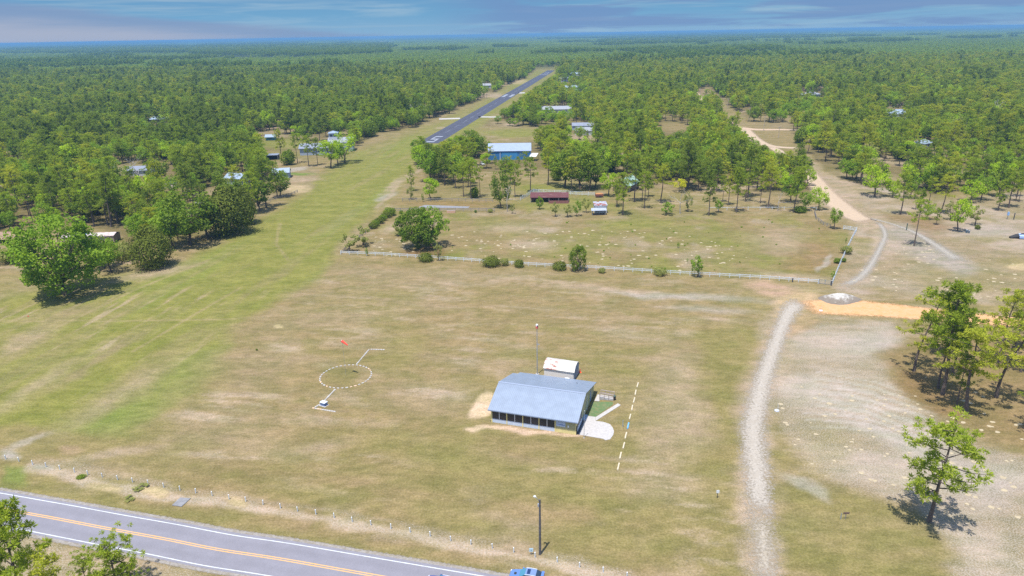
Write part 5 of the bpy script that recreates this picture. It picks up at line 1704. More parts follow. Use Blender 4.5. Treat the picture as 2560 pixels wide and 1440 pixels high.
# utility poles along the dirt road
up = [(1909, 327, 290), (1872, 302, 268), (1819, 272, 245), (1946, 345, 316), (1750, 250, 222)]
ulab = ['pale utility pole at the fork of the dirt road', 'utility pole next beyond the fork of the dirt road', 'third utility pole beyond the fork of the dirt road',
        'thin utility pole in the grass island of the dirt road', 'farthest utility pole of the dirt road line']
p0_ = None
for (x, y_, ty), lab in zip(up, ulab):
    p = G(x, y_)
    h_ = height_for(p, ty)
    r_ = thing('utility_pole', lab, 'pole', p, 0.4, 'utility poles along the dirt road')
    MB().tube([(0, 0, 0), (0, 0, h_)], [0.2, 0.14], 8).build('pole', pbr('pale_pole', (0.36, 0.30, 0.23), 0.9), r_)
    MB().box((-1.1, -0.07, h_ - 0.8), (1.1, 0.07, h_ - 0.62)).build('crossarm', M_GREYWOOD, r_)
    keep(x - 4, ty, x + 4, y_)

# ------------------------------------------------------------------ plants
def tube_np(mb, pts, rad, n=5):
    mb.tube(pts, rad, n, cap=False)


def unit(v):
    return v / np.maximum(np.linalg.norm(v, axis=-1, keepdims=True), 1e-6)


def sprays(C, R, n, rng, wid=0.10, up=0.35):
    """Needle tufts: n thin rhombs radiating from every centre."""
    m = len(C)
    d = rng.normal(size=(m, n, 3))
    d[..., 2] += up
    d = unit(d)
    s = unit(np.cross(d, rng.normal(size=(m, n, 3))))
    R_ = np.asarray(R)[:, None, None] * rng.uniform(0.75, 1.15, (m, n, 1))
    c = C[:, None, :]
    w = R_ * wid
    P = np.stack([c + d * R_ * 0.12, c + d * R_ * 0.6 + s * w, c + d * R_, c + d * R_ * 0.6 - s * w], 2)
    V = P.reshape(-1, 3)
    F = np.arange(len(V)).reshape(-1, 4)
    tint = np.repeat(rng.uniform(0, 1, m), n * 4)
    tint = np.clip(tint + np.repeat(rng.uniform(-.2, .2, m * n), 4), 0, 1)
    return V, F, tint


def leaves(C, R, n, size, rng, up=0.5, shell=0.5):
    """Leaf clumps: n small quads through the outer part of every clump."""
    m = len(C)
    d = unit(rng.normal(size=(m, n, 3)))
    r = np.asarray(R)[:, None, None] * rng.uniform(shell, 1.0, (m, n, 1)) ** 0.7
    p = C[:, None, :] + d * r * np.array([1, 1, 0.8])
    nrm = unit(d * 0.8 + rng.normal(size=(m, n, 3)) * 0.6 + np.array([0, 0, up]))
    a = unit(np.cross(nrm, rng.normal(size=(m, n, 3))))
    b_ = np.cross(nrm, a)
    s = size * rng.uniform(0.6, 1.3, (m, n, 1)) * 0.5
    P = np.stack([p - a * s, p - b_ * s * 0.7, p + a * s, p + b_ * s * 0.7], 2)
    V = P.reshape(-1, 3)
    tint = np.clip(np.repeat(rng.uniform(0.0, 1.0, m), n * 4) + np.repeat(rng.uniform(-.15, .15, m * n), 4), 0, 1)
    return V, np.arange(len(V)).reshape(-1, 4), tint


PROTO = {}


def reg(key, H, trunk_mb, bark, crown, leaf):
    tm = bpy.data.meshes.new('trunk')
    tm.from_pydata(trunk_mb.v, [], trunk_mb.f)
    tm.materials.append(bark)
    tm.polygons.foreach_set('use_smooth', [True] * len(tm.polygons))
    cm = npmesh('crown', crown[0], crown[1], leaf, crown[2]) if crown is not None else None
    PROTO[key] = (H, tm, cm)


def pine(key, seed, leaf, H=15.0, cs=0.45, R=2.9, bend=0.6, limbs=17, dens=30, flat=0.0, tuft=0.72, r0=0.21):
    rng = np.random.default_rng(seed)
    mb = MB()
    az0 = rng.uniform(0, 6.28)
    tp = []
    for k in range(9):
        u = k / 8
        off = bend * (u ** 1.6) + 0.16 * math.sin(u * 7 + seed)
        tp.append(Vector((off * math.cos(az0), off * math.sin(az0), H * 0.97 * u)))
    mb.tube(tp, [r0 * (1.25 if k == 0 else 1) * (1 - 0.80 * k / 8) for k in range(9)], 7, cap=False)

    def at_h(z):
        u = min(max(z / (H * 0.97), 0), 1) * 8
        i = min(int(u), 7)
        return tp[i].lerp(tp[i + 1], u - i)
    C, R_ = [], []
    for j in range(limbs):
        u = (j + rng.uniform(-.4, .4)) / (limbs - 1)
        u = min(max(u, 0.0), 1.0)
        z = H * (cs + (0.95 - cs) * u)
        prof = (0.50 + 0.85 * u - 1.15 * u * u + flat * u) * (1.15 if rng.random() > .25 else 0.65)
        L = R * max(prof, 0.22) * rng.uniform(0.75, 1.2) * 1.25
        a = j * 2.4 + rng.uniform(-.7, .7) + seed
        p0 = at_h(z)
        rise = (-0.05 + 0.5 * u) * L * rng.uniform(.6, 1.3)
        mid = p0 + Vector((math.cos(a) * L * .55, math.sin(a) * L * .55, rise * .35))
        tip = p0 + Vector((math.cos(a + .2) * L, math.sin(a + .2) * L, rise))
        mb.tube([p0, mid, tip], [0.075 * (1.2 - u * .6), 0.05, 0.02], 4, cap=False)
        for q, sp in ((0.50, .35), (0.78, .5), (1.0, .35), (0.95, .75), (0.72, .8)):
            if rng.random() < 0.16:
                continue
            c = (p0.lerp(mid, q / .55) if q < .55 else mid.lerp(tip, (q - .55) / .45))
            c = np.array(c) + rng.normal(size=3) * sp * np.array([.75, .75, .4]) + np.array([0, 0, .18])
            for _k in range(2):
                C.append(c + rng.normal(size=3) * np.array([.36, .36, .2]))
                R_.append(tuft * rng.uniform(.5, .9))
    for _ in range(7):
        c = np.array(at_h(H * 0.95)) + rng.normal(size=3) * np.array([.55, .55, .45])
        C.append(c)
        R_.append(tuft * rng.uniform(.7, 1.1))
    reg(key, H, mb, BARK, sprays(np.array(C), R_, dens, rng), leaf)


def oak(key, seed, leaf, H=9.0, R=3.9, clumps=46, n=46, base=0.28, size=0.46, bark=None, lump=0.35, cl=1.15, split=True):
    rng = np.random.default_rng(seed)
    mb = MB()
    hb = H * base
    top = Vector((rng.normal() * .2, rng.normal() * .2, hb))
    mb.tube([(0, 0, 0), (top.x * .4, top.y * .4, hb * .5), top], [0.30 * H / 9, 0.22 * H / 9, 0.19 * H / 9], 8, cap=False)
    C, R_ = [], []
    zc, az = H * (0.5 + base * .45), H * (0.5 - base * .42)
    lobes = unit(rng.normal(size=(7, 3)))
    while len(C) < clumps:
        d = unit(rng.normal(size=3))
        k = 1 + lump * (np.max(lobes @ d) - 0.75)
        r = rng.uniform(0.35, 1.0) ** 0.5
        p = np.array([d[0] * R * k * r, d[1] * R * k * r, zc + d[2] * az * k * r])
        if p[2] < hb * .75 or p[2] > H * 1.0:
            continue
        C.append(p)
        R_.append(cl * rng.uniform(.7, 1.25) * R / 3.9)
    for i in range(0, clumps, 4):
        c = Vector(C[i])
        m_ = top.lerp(c, .5) + Vector((0, 0, .25))
        mb.tube([top, m_, c], [0.11 * H / 9, 0.07 * H / 9, 0.02], 4, cap=False)
    reg(key, H, mb, bark or BARK, leaves(np.array(C), R_, n, size, rng), leaf)


def dense(key, seed, leaf, H=6.0, R=2.6, n=5200, size=0.30, point=0.4, lumps=14):
    """Juniper or clipped looking shrub: foliage down to the ground in rounded lumps."""
    rng = np.random.default_rng(seed)
    mb = MB()
    mb.tube([(0, 0, 0), (0, 0, H * .5), (0, 0, H * .8)], [0.09 * R, 0.06 * R, 0.02 * R], 6, cap=False)
    L = unit(rng.normal(size=(lumps, 3)))
    d = unit(rng.normal(size=(n, 3)))
    k = 0.60 + 0.50 * np.clip((d @ L.T).max(1) - 0.55, 0, 1) / 0.45 * (0.75 + 0.5 * rng.random(lumps)[(d @ L.T).argmax(1)])
    r = np.where(rng.random(n) < .12, rng.uniform(0.9, 1.22, n), rng.uniform(0.62, 1.0, n)) * k
    z = (d[:, 2] * r * 0.5 + 0.5)
    taper = np.where(z > 0.35, 1 - point * (z - 0.35) / .65, 0.9 + 0.1 * z / 0.35)
    p = np.stack([d[:, 0] * r * R * taper, d[:, 1] * r * R * taper, z * H], -1)
    nrm = unit(d * np.array([1, 1, .8]) + rng.normal(size=(n, 3)) * .55 + np.array([0, 0, .3]))
    a = unit(np.cross(nrm, rng.normal(size=(n, 3))))
    b_ = np.cross(nrm, a)
    s = size * rng.uniform(.6, 1.3, (n, 1)) * .5
    V = np.stack([p - a * s, p - b_ * s * .6, p + a * s, p + b_ * s * .6], 1).reshape(-1, 3)
    lum = (d @ L.T).argmax(1)
    tint = np.repeat(np.clip(rng.uniform(0, 1, lumps)[lum] * .7 + rng.uniform(0, .4, n), 0, 1), 4)
    reg(key, H, mb, BARK, (V, np.arange(4 * n).reshape(-1, 4), tint), leaf)


def dead(key, seed, H=9.0):
    rng = np.random.default_rng(seed)
    mb = MB()
    tw = MB()

    def grow(p, d, L, r, lev, m_):
        q = p + d * L
        m_.tube([p, p.lerp(q, .5) + Vector(rng.normal(size=3) * L * .04), q], [r, r * .8, r * .55], 5, cap=False)
        if lev == 0:
            return
        for _ in range(2 + (lev > 1)):
            nd_ = (d + Vector(rng.normal(size=3) * .62) + Vector((0, 0, .12))).normalized()
            grow(q, nd_, L * rng.uniform(.5, .75), r * .55, lev - 1, tw)
    grow(Vector((0, 0, 0)), Vector((0.04, 0, 1)), H * .42, 0.16 * H / 9, 4, mb)
    tm = bpy.data.meshes.new('trunk')
    tm.from_pydata(mb.v, [], mb.f)
    tm.materials.append(BARKG)
    bm_ = bpy.data.meshes.new('crown')
    bm_.from_pydata(tw.v, [], tw.f)
    bm_.materials.append(BARKG)
    PROTO[key] = (H, tm, bm_)


pine('pine_mid_a', 1, L_PINE, 15, .46, 2.7, .5)
pine('pine_mid_b', 2, L_PINE, 15, .36, 3.1, .9, 20)
pine('pine_mid_c', 3, L_PINE, 15, .55, 2.9, .4, 15, flat=.3)
pine('pine_mid_d', 4, L_PINE, 15, .28, 2.3, .3, 20)
pine('pine_yellow_a', 5, L_PINEY, 15, .50, 3.2, .7, 17, flat=.35)
pine('pine_yellow_b', 6, L_PINEY, 15, .42, 2.8, .5, 18)
pine('pine_dark_a', 7, L_PINED, 15, .40, 2.7, .5, 19, 34)
pine('pine_dark_b', 8, L_PINED, 15, .32, 2.9, .3, 22, 34)
pine('pine_lean', 9, L_PINEY, 15, .40, 2.6, 2.4, 14, flat=.5)
pine('pine_big', 10, L_PINE, 18, .42, 3.6, .8, 26, 36, tuft=.85, r0=.27)
pine('pine_solo', 27, L_PINE, 15, .30, 2.9, 1.5, 28, 34, flat=.45, tuft=.74)
pine('pine_young', 20, L_PINE, 6, .12, 1.35, .1, 20, 40, tuft=.40, r0=.09)
oak('oak_mid_a', 11, L_OAK)
oak('oak_mid_b', 12, L_OAK, 9, 3.4, 40, base=.34)
oak('oak_bright_a', 13, L_OAKB, 9, 3.5, 42, base=.30)
oak('oak_bright_b', 14, L_OAKB, 9, 4.1, 46, base=.24)
oak('oak_dark_a', 15, L_OAKD, 9, 3.9, 50, base=.18)
oak('oak_dark_b', 16, L_OAKD, 9, 3.2, 44, base=.2)
oak('oak_grey', 17, L_GREY, 9, 3.0, 30, 34, base=.25, cl=.95)
oak('oak_grand', 18, L_OAK, 18, 9.2, 150, 80, base=.16, size=.62, lump=.55, cl=.74)
oak('oak_round', 21, L_OAKD, 11, 6.3, 90, 70, base=.10, size=.5, lump=.4, cl=.78)
oak('oak_pale', 22, L_OAK, 11, 5.6, 70, 55, base=.12, size=.5, lump=.6, cl=.72)
oak('sapling', 23, L_GREY, 5, 1.5, 16, 34, base=.22, size=.34, cl=1.25)
oak('sapling_green', 24, L_OAK, 5, 1.7, 20, 40, base=.18, size=.34, cl=1.25)
oak('flat_bright', 25, L_YEL, 7, 4.6, 36, 50, base=.45, size=.42, cl=.85)
dense('juniper_big', 31, L_JUN, 10, 5.2, 9000, .42, .45, 26)
dense('juniper_small', 32, L_OAKD, 4, 2.0, 2600, .32, .4, 12)
dense('shrub_olive', 33, L_JUN, 2.2, 2.3, 2600, .27, .05, 14)
dense('shrub_green', 34, L_OAKD, 2.2, 2.0, 2200, .27, .1, 12)
dense('shrub_grey', 35, L_GREY, 2.4, 2.1, 2000, .28, .1, 12)
dense('shrub_weed', 36, L_OAK, 2.2, 2.2, 900, .3, .3, 9)
dead('dead_a', 41)
dead('dead_b', 42)

NAMES = {'pine': 'pine_tree', 'oak': 'oak_tree', 'sapling': 'sapling', 'flat': 'oak_tree', 'juniper': 'juniper_tree', 'shrub': 'shrub', 'dead': 'dead_tree'}
CATS = {'pine': 'pine tree', 'oak': 'tree', 'sapling': 'young tree', 'flat': 'tree', 'juniper': 'juniper', 'shrub': 'shrub', 'dead': 'dead tree'}
USED = {}
REP = {}


def plant(key, loc, h, label, wid=1.0, rz=None, tilt=(0, 0), group=None):
    """A plant of kind key, h metres tall, standing at loc."""
    H, tm, cm = PROTO[key]
    kd = key.split('_')[0]
    r_ = thing(NAMES[kd], label, CATS[kd], loc, 0, group)
    s = h / H
    r_.scale = (s * wid, s * wid, s)
    r_.rotation_euler = (tilt[1], tilt[0], random.random() * 6.28 if rz is None else rz)
    kids = []
    for nm, me_ in (('trunk', tm), ('crown', cm)):
        o = bpy.data.objects.new(nm, me_)
        COL.objects.link(o)
        o.parent = r_
        kids.append(o)
    REP.setdefault(key, kids)
    return r_


def pplant(key, x, y, ty, label, wid=1.0, **kw):
    p = G(x, y)
    return plant(key, p, max(height_for(p, ty), 0.4), label, wid, **kw)


# --- the trees one can point at --------------------------------------------------
HERO_PX = []
hero = [
    # pines of the stand on the right
    ('pine_lean', 2284, 928, 742, 'slim leaning pine at the left end of the right hand pine stand', 1.25, dict(rz=1.0, tilt=(0.02, 0))),
    ('pine_big', 2354, 987, 706, 'tallest pine of the right hand stand, with two thick trunks low down', 1.06, {}),
    ('pine_mid_c', 2345, 970, 800, 'pine just behind the tallest one of the right hand stand', 1.12, {}),
    ('pine_mid_a', 2382, 937, 775, 'pine in the middle of the right hand stand, behind the tallest', 1.19, {}),
    ('pine_dark_a', 2391, 1013, 882, 'short thin pine low in the front of the right hand stand', .9, {}),
    ('pine_yellow_a', 2411, 1029, 822, 'front pine of the right hand stand with a broad yellow green crown', 1.44, {}),
    ('pine_lean', 2489, 993, 790, 'bent pine with a curved trunk at the right edge of the stand', 1.38, dict(rz=-.6)),
    ('pine_yellow_b', 2493, 908, 738, 'pine with rounded top by the right edge, on the orange dirt road side', 1.25, {}),
    ('pine_mid_b', 2361, 892, 738, 'pine at the back of the right hand stand close to the orange dirt road', 1.25, {}),
    ('pine_yellow_a', 2535, 872, 722, 'pine at the right edge reaching over the orange dirt road', 1.25, {}),
    ('pine_mid_c', 2552, 930, 780, 'pine on the right edge between the two rightmost crowns', 1.12, {}),
    ('pine_mid_b', 2582, 1082, 900, 'pine just outside the right edge throwing its shadow in', 1.1, {}),
    ('pine_solo', 2323, 1302, 1045, 'lone pine with open crown in the sandy lower right corner', 1.25, dict(rz=-0.25, tilt=(0.03, 0))),
    ('pine_mid_c', 2285, 615, 500, 'lone dark trunked pine between the two sand tracks', 1.0, {}),
    # left
    ('oak_grand', 165, 737, 546, 'huge spreading oak standing alone on the grass at left', 1.08, {}),
    ('juniper_big', 385, 668, 566, 'dense dark rounded juniper at the edge of the grass strip', .98, {}),
    ('shrub_grey', 312, 650, 605, 'grey green bush between the large oak and the dark juniper', .8, {}),
    ('shrub_grey', 30, 655, 620, 'grey bush at the far left edge behind the large oak', 1.3, {}),
    ('oak_dark_a', 475, 612, 478, 'dark green oak right beside the rounded juniper', 1.1, {}),
    ('oak_mid_a', 432, 620, 520, 'leafy oak just behind the rounded juniper', 1.0, {}),
    ('juniper_big', 572, 586, 462, 'large greyish juniper tree at the bend of the grass strip', .95, {}),
    ('oak_dark_b', 520, 596, 490, 'dark oak between the large junipers', 1.1, {}),
    ('juniper_big', 612, 560, 470, 'round cedar like tree right of the large greyish juniper', .8, {}),
    ('pine_dark_a', 665, 520, 392, 'dark tall pine at the point of the left wood', 1.1, {}),
    ('oak_dark_b', 650, 528, 450, 'dark bushy tree under the tall pine of the left wood point', 1.0, {}),
    ('pine_mid_a', 695, 495, 402, 'slim pine at the sandy lot left of the strip', 1.0, {}),
    ('pine_mid_b', 640, 535, 430, 'mid green pine behind the cedar at the bend of the strip', 1.1, {}),
    ('oak_bright_a', 827, 420, 350, 'bright oak at the tip of the trees before the lookout house', .9, {}),
    ('oak_bright_b', 862, 407, 335, 'bright round topped tree right of the lookout house', 1.0, {}),
    ('oak_mid_b', 845, 412, 360, 'oak between the two bright trees by the lookout house', .9, {}),
    ('pine_mid_a', 772, 416, 338, 'pine in the row before the lookout house', 1.0, {}),
    ('pine_dark_a', 795, 413, 345, 'dark pine second in the row before the lookout house', .9, {}),
    ('pine_mid_c', 744, 408, 335, 'pine at the left end of the row before the lookout house', .9, {}),
    ('juniper_small', 723, 412, 372, 'dark rounded tree left of the row before the lookout house', 1.0, {}),
    ('pine_yellow_b', 705, 402, 325, 'tall yellow green pine in the lot left of the lookout house', 1.0, {}),
    ('pine_mid_c', 890, 347, 320, 'clump topped pine standing alone on the strip edge', 1.2, {}),
    ('oak_mid_a', 1124, 284, 253, 'lone round tree on the grass left of the runway', 1.0, {}),
    # between strip and stable
    ('pine_mid_d', 1029, 478, 415, 'narrow pine at the corner by the grass strip and grey fence', 1.0, {}),
    ('oak_grey', 1027, 498, 464, 'grey green thicket under the narrow corner pine', 1.1, {}),
    ('oak_bright_a', 1077, 499, 446, 'yellow green oak just behind the weathered grey fence', 1.0, {}),
    ('oak_mid_b', 1076, 455, 376, 'leafy tree first in the clump beside the grass strip', 1.1, {}),
    ('pine_dark_a', 1097, 456, 368, 'dark pine second in the clump beside the grass strip', 1.1, {}),
    ('pine_dark_b', 1112, 462, 372, 'dark pine third in the clump beside the grass strip', 1.1, {}),
    ('oak_mid_a', 1134, 455, 384, 'round tree last in the clump beside the grass strip', 1.1, {}),
    ('pine_mid_c', 1159, 492, 408, 'tall pine with bare trunk in the yard behind the grey fence', 1.0, {}),
    ('pine_mid_a', 1178, 497, 402, 'tall pine rising beside the small dark juniper in the yard', 1.0, {}),
    ('juniper_small', 1187, 494, 466, 'small dark juniper in the yard behind the grey fence', .9, {}),
    ('pine_mid_c', 1200, 492, 415, 'thin pine right of the small dark juniper', .8, {}),
    ('oak_dark_a', 1252, 520, 428, 'tall dark ivy clad oak beside the white dead tree', .62, {}),
    ('dead_a', 1268, 529, 463, 'white dead tree in front of the tall dark oak', 1.0, {}),
    ('sapling', 1281, 534, 508, 'thin sapling right of the white dead tree', .8, {}),
    ('pine_mid_b', 1287, 493, 410, 'pine with thin trunk left of the stable fence', .95, {}),
    ('pine_mid_a', 1327, 480, 393, 'pine standing right behind the slanting white fence', 1.1, {}),
    ('pine_yellow_b', 1370, 463, 355, 'tall straight pine in the lawn behind the stable', 1.0, {}),
    ('pine_yellow_a', 1429, 480, 391, 'broad crowned yellow green pine behind the stable', 1.1, {}),
    ('oak_dark_a', 1450, 472, 366, 'very large dark oak behind the broad crowned pine', 1.0, {}),
    ('oak_dark_b', 1412, 468, 380, 'dark oak left of the very large dark oak', 1.1, {}),
    ('oak_dark_a', 1487, 470, 400, 'dark oak right of the very large dark oak', 1.0, {}),
    ('oak_bright_a', 1521, 490, 432, 'bright green tree left of the pale green roof', .9, {}),
    ('pine_mid_b', 1557, 538, 432, 'pine at the corner of the paddock right of the small shed', 1.1, {}),
    ('pine_mid_a', 1541, 518, 450, 'pine behind the small shed in the paddock', .9, {}),
    ('oak_pale', 1349, 523, 490, 'round pale fruit tree in front of the stable', .55, {}),
    ('sapling', 1388, 541, 504, 'first thin sapling in the row right of the fruit tree', .9, {}),
    ('sapling', 1419, 542, 507, 'second thin sapling in the row right of the fruit tree', 1.1, {}),
    ('sapling_green', 1442, 540, 498, 'dark stemmed young tree third in the row right of the fruit tree', .7, {}),
    ('sapling', 1465, 531, 493, 'young tree beside the small white shed', .9, {}),
    # row of pines behind the paddock
    ('pine_dark_a', 1587, 504, 388, 'tall dark pine left in the row behind the paddock', 1.0, {}),
    ('pine_mid_a', 1606, 502, 425, 'pine second in the row behind the paddock', 1.0, {}),
    ('pine_mid_c', 1611, 521, 430, 'pine third in the row, a step nearer the paddock', 1.0, {}),
    ('pine_dark_b', 1621, 492, 428, 'dark pine fourth in the row behind the paddock', 1.0, {}),
    ('pine_yellow_a', 1652, 507, 413, 'broad pine fifth in the row behind the paddock', 1.2, {}),
    ('sapling_green', 1666, 537, 502, 'small bluish young tree in front of the pine row', 1.3, {}),
    ('dead_b', 1700, 534, 470, 'grey leafless tree in the pine row behind the paddock', 1.1, {}),
    ('flat_bright', 1697, 480, 448, 'flat topped bright green tree behind the grey leafless tree', 1.0, {}),
    ('oak_grey', 1720, 529, 480, 'grey green oak right of the grey leafless tree', .8, {}),
    ('pine_dark_a', 1771, 539, 452, 'dark low branched pine at the paddock edge', 1.1, {}),
    ('oak_mid_b', 1796, 531, 500, 'small oak right of the dark low branched pine', .9, {}),
    ('pine_mid_a', 1807, 505, 440, 'slim pine behind the small oak at the paddock edge', .8, {}),
    ('pine_yellow_b', 1820, 513, 440, 'yellow green pine in the middle of the row behind the paddock', 1.0, {}),
    ('pine_big', 1841, 531, 420, 'tall pine with long bare trunk over the thin pale fence', .8, {}),
    ('pine_mid_c', 1901, 508, 445, 'pine left of the wide one over the thin pale fence', 1.0, {}),
    ('pine_yellow_a', 1920, 521, 417, 'wide pine with straight trunk near the dirt road bend', 1.15, {}),
    ('dead_a', 1944, 527, 480, 'small grey dead tree under the wide pine', 1.2, {}),
    ('pine_big', 1985, 531, 424, 'big pine at the right end of the row by the dirt road', .95, {}),
    ('oak_mid_a', 1976, 506, 440, 'leafy tree behind the big pine by the dirt road', .9, {}),
    ('oak_mid_b', 2013, 527, 480, 'small oak right of the big pine by the dirt road', .9, {}),
    ('oak_bright_b', 2047, 524, 468, 'bright oak at the very end of the row by the dirt road', .85, {}),
    ('shrub_green', 1999, 531, 515, 'green bush under the big pine by the dirt road', 1.2, {}),
    # beyond the dirt road
    ('oak_bright_b', 2187, 491, 412, 'bright yellow green oak beside the sandy road', .95, {}),
    ('sapling_green', 2230, 485, 450, 'small dark sapling right of the bright oak', .8, {}),
    ('pine_mid_b', 2252, 536, 428, 'twin stemmed pine at the sand two-track', 1.0, {}),
    ('oak_mid_b', 2276, 496, 438, 'dark leafy tree right of the twin stemmed pine', .8, {}),
    ('pine_mid_c', 2288, 524, 478, 'short pale pine between the twin stemmed pine and the broad one', 1.0, {}),
    ('pine_mid_a', 2321, 516, 440, 'slender pine left of the broad yellow pine', .9, {}),
    ('pine_yellow_a', 2353, 533, 440, 'broad yellow green pine with thick dark trunk beyond the road', 1.3, {}),
    ('pine_mid_d', 2340, 562, 520, 'low dark young pine under the broad yellow pine', 1.2, {}),
    ('oak_mid_a', 2318, 548, 512, 'low bush like tree left of the low young pine', .9, {}),
    ('oak_grey', 2375, 550, 500, 'grey green tree right of the broad yellow pine', .9, {}),
    ('oak_bright_a', 2394, 578, 498, 'leafy oak nearest to the sand field beyond the road', .7, {}),
    ('pine_mid_b', 2415, 480, 395, 'pine with dark trunk and separate round shadow', 1.1, {}),
    ('sapling', 2437, 563, 512, 'sparse young tree right of the leafy oak', 1.0, {}),
    ('shrub_olive', 2443, 573, 562, 'small green bush below the sparse young tree', .6, {}),
    ('pine_mid_d', 2496, 526, 450, 'conical green tree at the edge of the right hand wood', 1.2, {}),
    ('pine_mid_a', 2538, 503, 430, 'thin pine by the right edge above the blue box', .9, {}),
    ('pine_mid_c', 2546, 505, 440, 'thin pine hard by the right edge, twin of its neighbour', .9, {}),
    ('oak_dark_b', 2300, 508, 470, 'dark small tree behind the short pale pine', .8, {}),
    # paddock
    ('oak_round', 1045, 620, 524, 'dark green round oak in the corner of the paddock', .92, {}),
    ('oak_pale', 1078, 616, 516, 'paler oak grown together with the dark one in the paddock', .85, {}),
    ('sapling', 998, 590, 552, 'sparse leaning sapling left of the paddock oaks', 1.6, dict(tilt=(-.25, 0))),
    ('sapling', 872, 628, 582, 'leaning sapling at the near left corner of the paddock', 1.3, dict(tilt=(.12, 0))),
    ('sapling', 907, 613, 563, 'second leaning sapling near the left corner of the paddock', 1.4, dict(tilt=(.3, 0))),
    ('sapling_green', 918, 640, 617, 'tiny thin sapling at the long white fence', .45, {}),
    ('shrub_olive', 1067, 652, 632, 'rounded olive bush at the fence left of the taller one', .95, {}),
    ('oak_grey', 1097, 652, 603, 'taller dark bush at the fence below the paddock oaks', .62, {}),
    ('shrub_olive', 1228, 664, 641, 'wide clipped olive bush at the long white fence', 1.0, {}),
    ('shrub_grey', 1262, 664, 645, 'greyer bush right of the wide clipped one', .62, {}),
    ('shrub_olive', 1300, 667, 650, 'small round bush third along the long white fence', .8, {}),
    ('shrub_olive', 1402, 673, 655, 'low bush left of the blue green tree on the fence', 1.1, {}),
    ('oak_round', 1444, 677, 614, 'blue green bushy tree at the middle of the long white fence', .6, {}),
    ('shrub_grey', 1650, 688, 669, 'grey leafy bush on the long white fence', 1.0, {}),
    ('sapling_green', 1743, 692, 633, 'young oak on the long white fence', .72, {}),
    ('shrub_grey', 1505, 682, 670, 'small grey bush just right of the blue green tree', .9, {}),
    ('sapling_green', 2081, 699, 674, 'bright dark cone shaped bush at the corner gate', .55, {}),
    ('shrub_green', 2093, 658, 645, 'small round bush inside the right hand fence', .8, {}),
    ('shrub_green', 2109, 655, 645, 'small round bush outside the right hand fence', .7, {}),
    ('shrub_grey', 2115, 634, 614, 'grey bush on the right hand fence', .8, {}),
    ('oak_mid_b', 2085, 572, 520, 'leafy oak at the far right corner of the paddock', .72, {}),
    ('sapling_green', 2114, 608, 592, 'tiny sapling inside the right hand fence', .4, {}),
    ('sapling_green', 1695, 620, 605, 'tiny dark sapling out in the paddock', .6, {}),
    ('sapling_green', 1718, 655, 645, 'tiny sapling in front of the paddock near the young oak', .6, {}),
    ('shrub_green', 1003, 534, 526, 'small bush at the back left corner of the paddock', .8, {}),
    ('shrub_green', 1020, 534, 526, 'second small bush along the back paddock fence', .6, {}),
    ('sapling_green', 1098, 529, 517, 'thin dark sapling at the back paddock fence', .3, {}),
    ('shrub_green', 1189, 532, 525, 'small dark bush farther along the back paddock fence', .6, {}),
    ('shrub_grey', 1226, 531, 522, 'grey bush at the right end of the back paddock fence', .9, {}),
    ('sapling_green', 1057, 505, 482, 'slim dark sapling on the weathered grey fence', .4, {}),
]
hero += [('dead_b', 297, 455, 398, 'grey bare tree beside the low grey roof in the left wood', 1.3, {}), ('dead_a', 352, 466, 392, 'tall grey bare tree right of the low grey roof in the left wood', 1.2, {}),
         ('dead_b', 2497, 305, 247, 'big grey dead tree far up in the right hand wood', 1.4, {}), ('dead_a', 470, 408, 374, 'grey bare tree behind the bright hipped roof wood', 1.3, {}),
         ('dead_b', 1470, 300, 262, 'grey leafless tree near the white building with bays', 1.3, {}), ('dead_a', 2352, 300, 262, 'thin grey dead tree right of the blue grey house', 1.2, {})]
hedge_l = ['nearest', 'second', 'third', 'fourth', 'fifth', 'farthest']
for i, (x, y_) in enumerate(((931, 571), (939, 565), (948, 559), (957, 551), (966, 545), (975, 539))):
    hero.append(('shrub_green' if i % 2 else 'shrub_olive', x, y_, y_ - 14 - (i == 5) * 6, hedge_l[i] + ' bush of the short hedge on the left paddock flank', .95, dict(group='hedge on the left paddock flank')))
hero += [('shrub_green', 203, 1194, 1190, 'small dark weed clump on the road verge by the posts', 2.2, {}),
         ('sapling', 352, 1222, 1215, 'wide dark weed clump on the sandy road verge', 6.5, {}),
         ('sapling', 326, 1248, 1243, 'low weed clump between the verge posts and the road', 6.5, {}),
         ('shrub_green', 642, 876, 872, 'tiny dark weed in the grass left of the stone circle', .8, {})]
NP = {'pine': 0, 'oak': 0}
for key, x, y_, ty, lab, wid, kw in hero:
    pplant(key, x, y_, ty, lab, wid, **kw)
    HERO_PX.append((x, y_))
    k = key.split('_')[0]
    if k in NP:
        NP[k] += 1


def top_at(x, y_, h):
    p = G(x, y_, h)
    return Vector((p.x, p.y, 0))


# pines on the near side of the paved road, seen from above
plant('pine_big', top_at(-22, 1282, 17.0), 17.5, 'big yellow green pine in the bottom left corner', .95, rz=.5)
plant('pine_yellow_b', top_at(95, 1392, 12.0), 12.3, 'lower pine right of the big one in the bottom left corner', 1.0)
plant('pine_young', top_at(262, 1352, 7.5), 7.6, 'young pointed pine by the paved road at the bottom left', 1.25)
plant('pine_young', top_at(200, 1394, 5.0), 5.1, 'smaller young pine left of the pointed one at the bottom', 1.0)
plant('pine_young', top_at(318, 1408, 4.5), 4.6, 'smallest young pine right of the pointed one at the bottom', 1.0)
NP['pine'] += 5

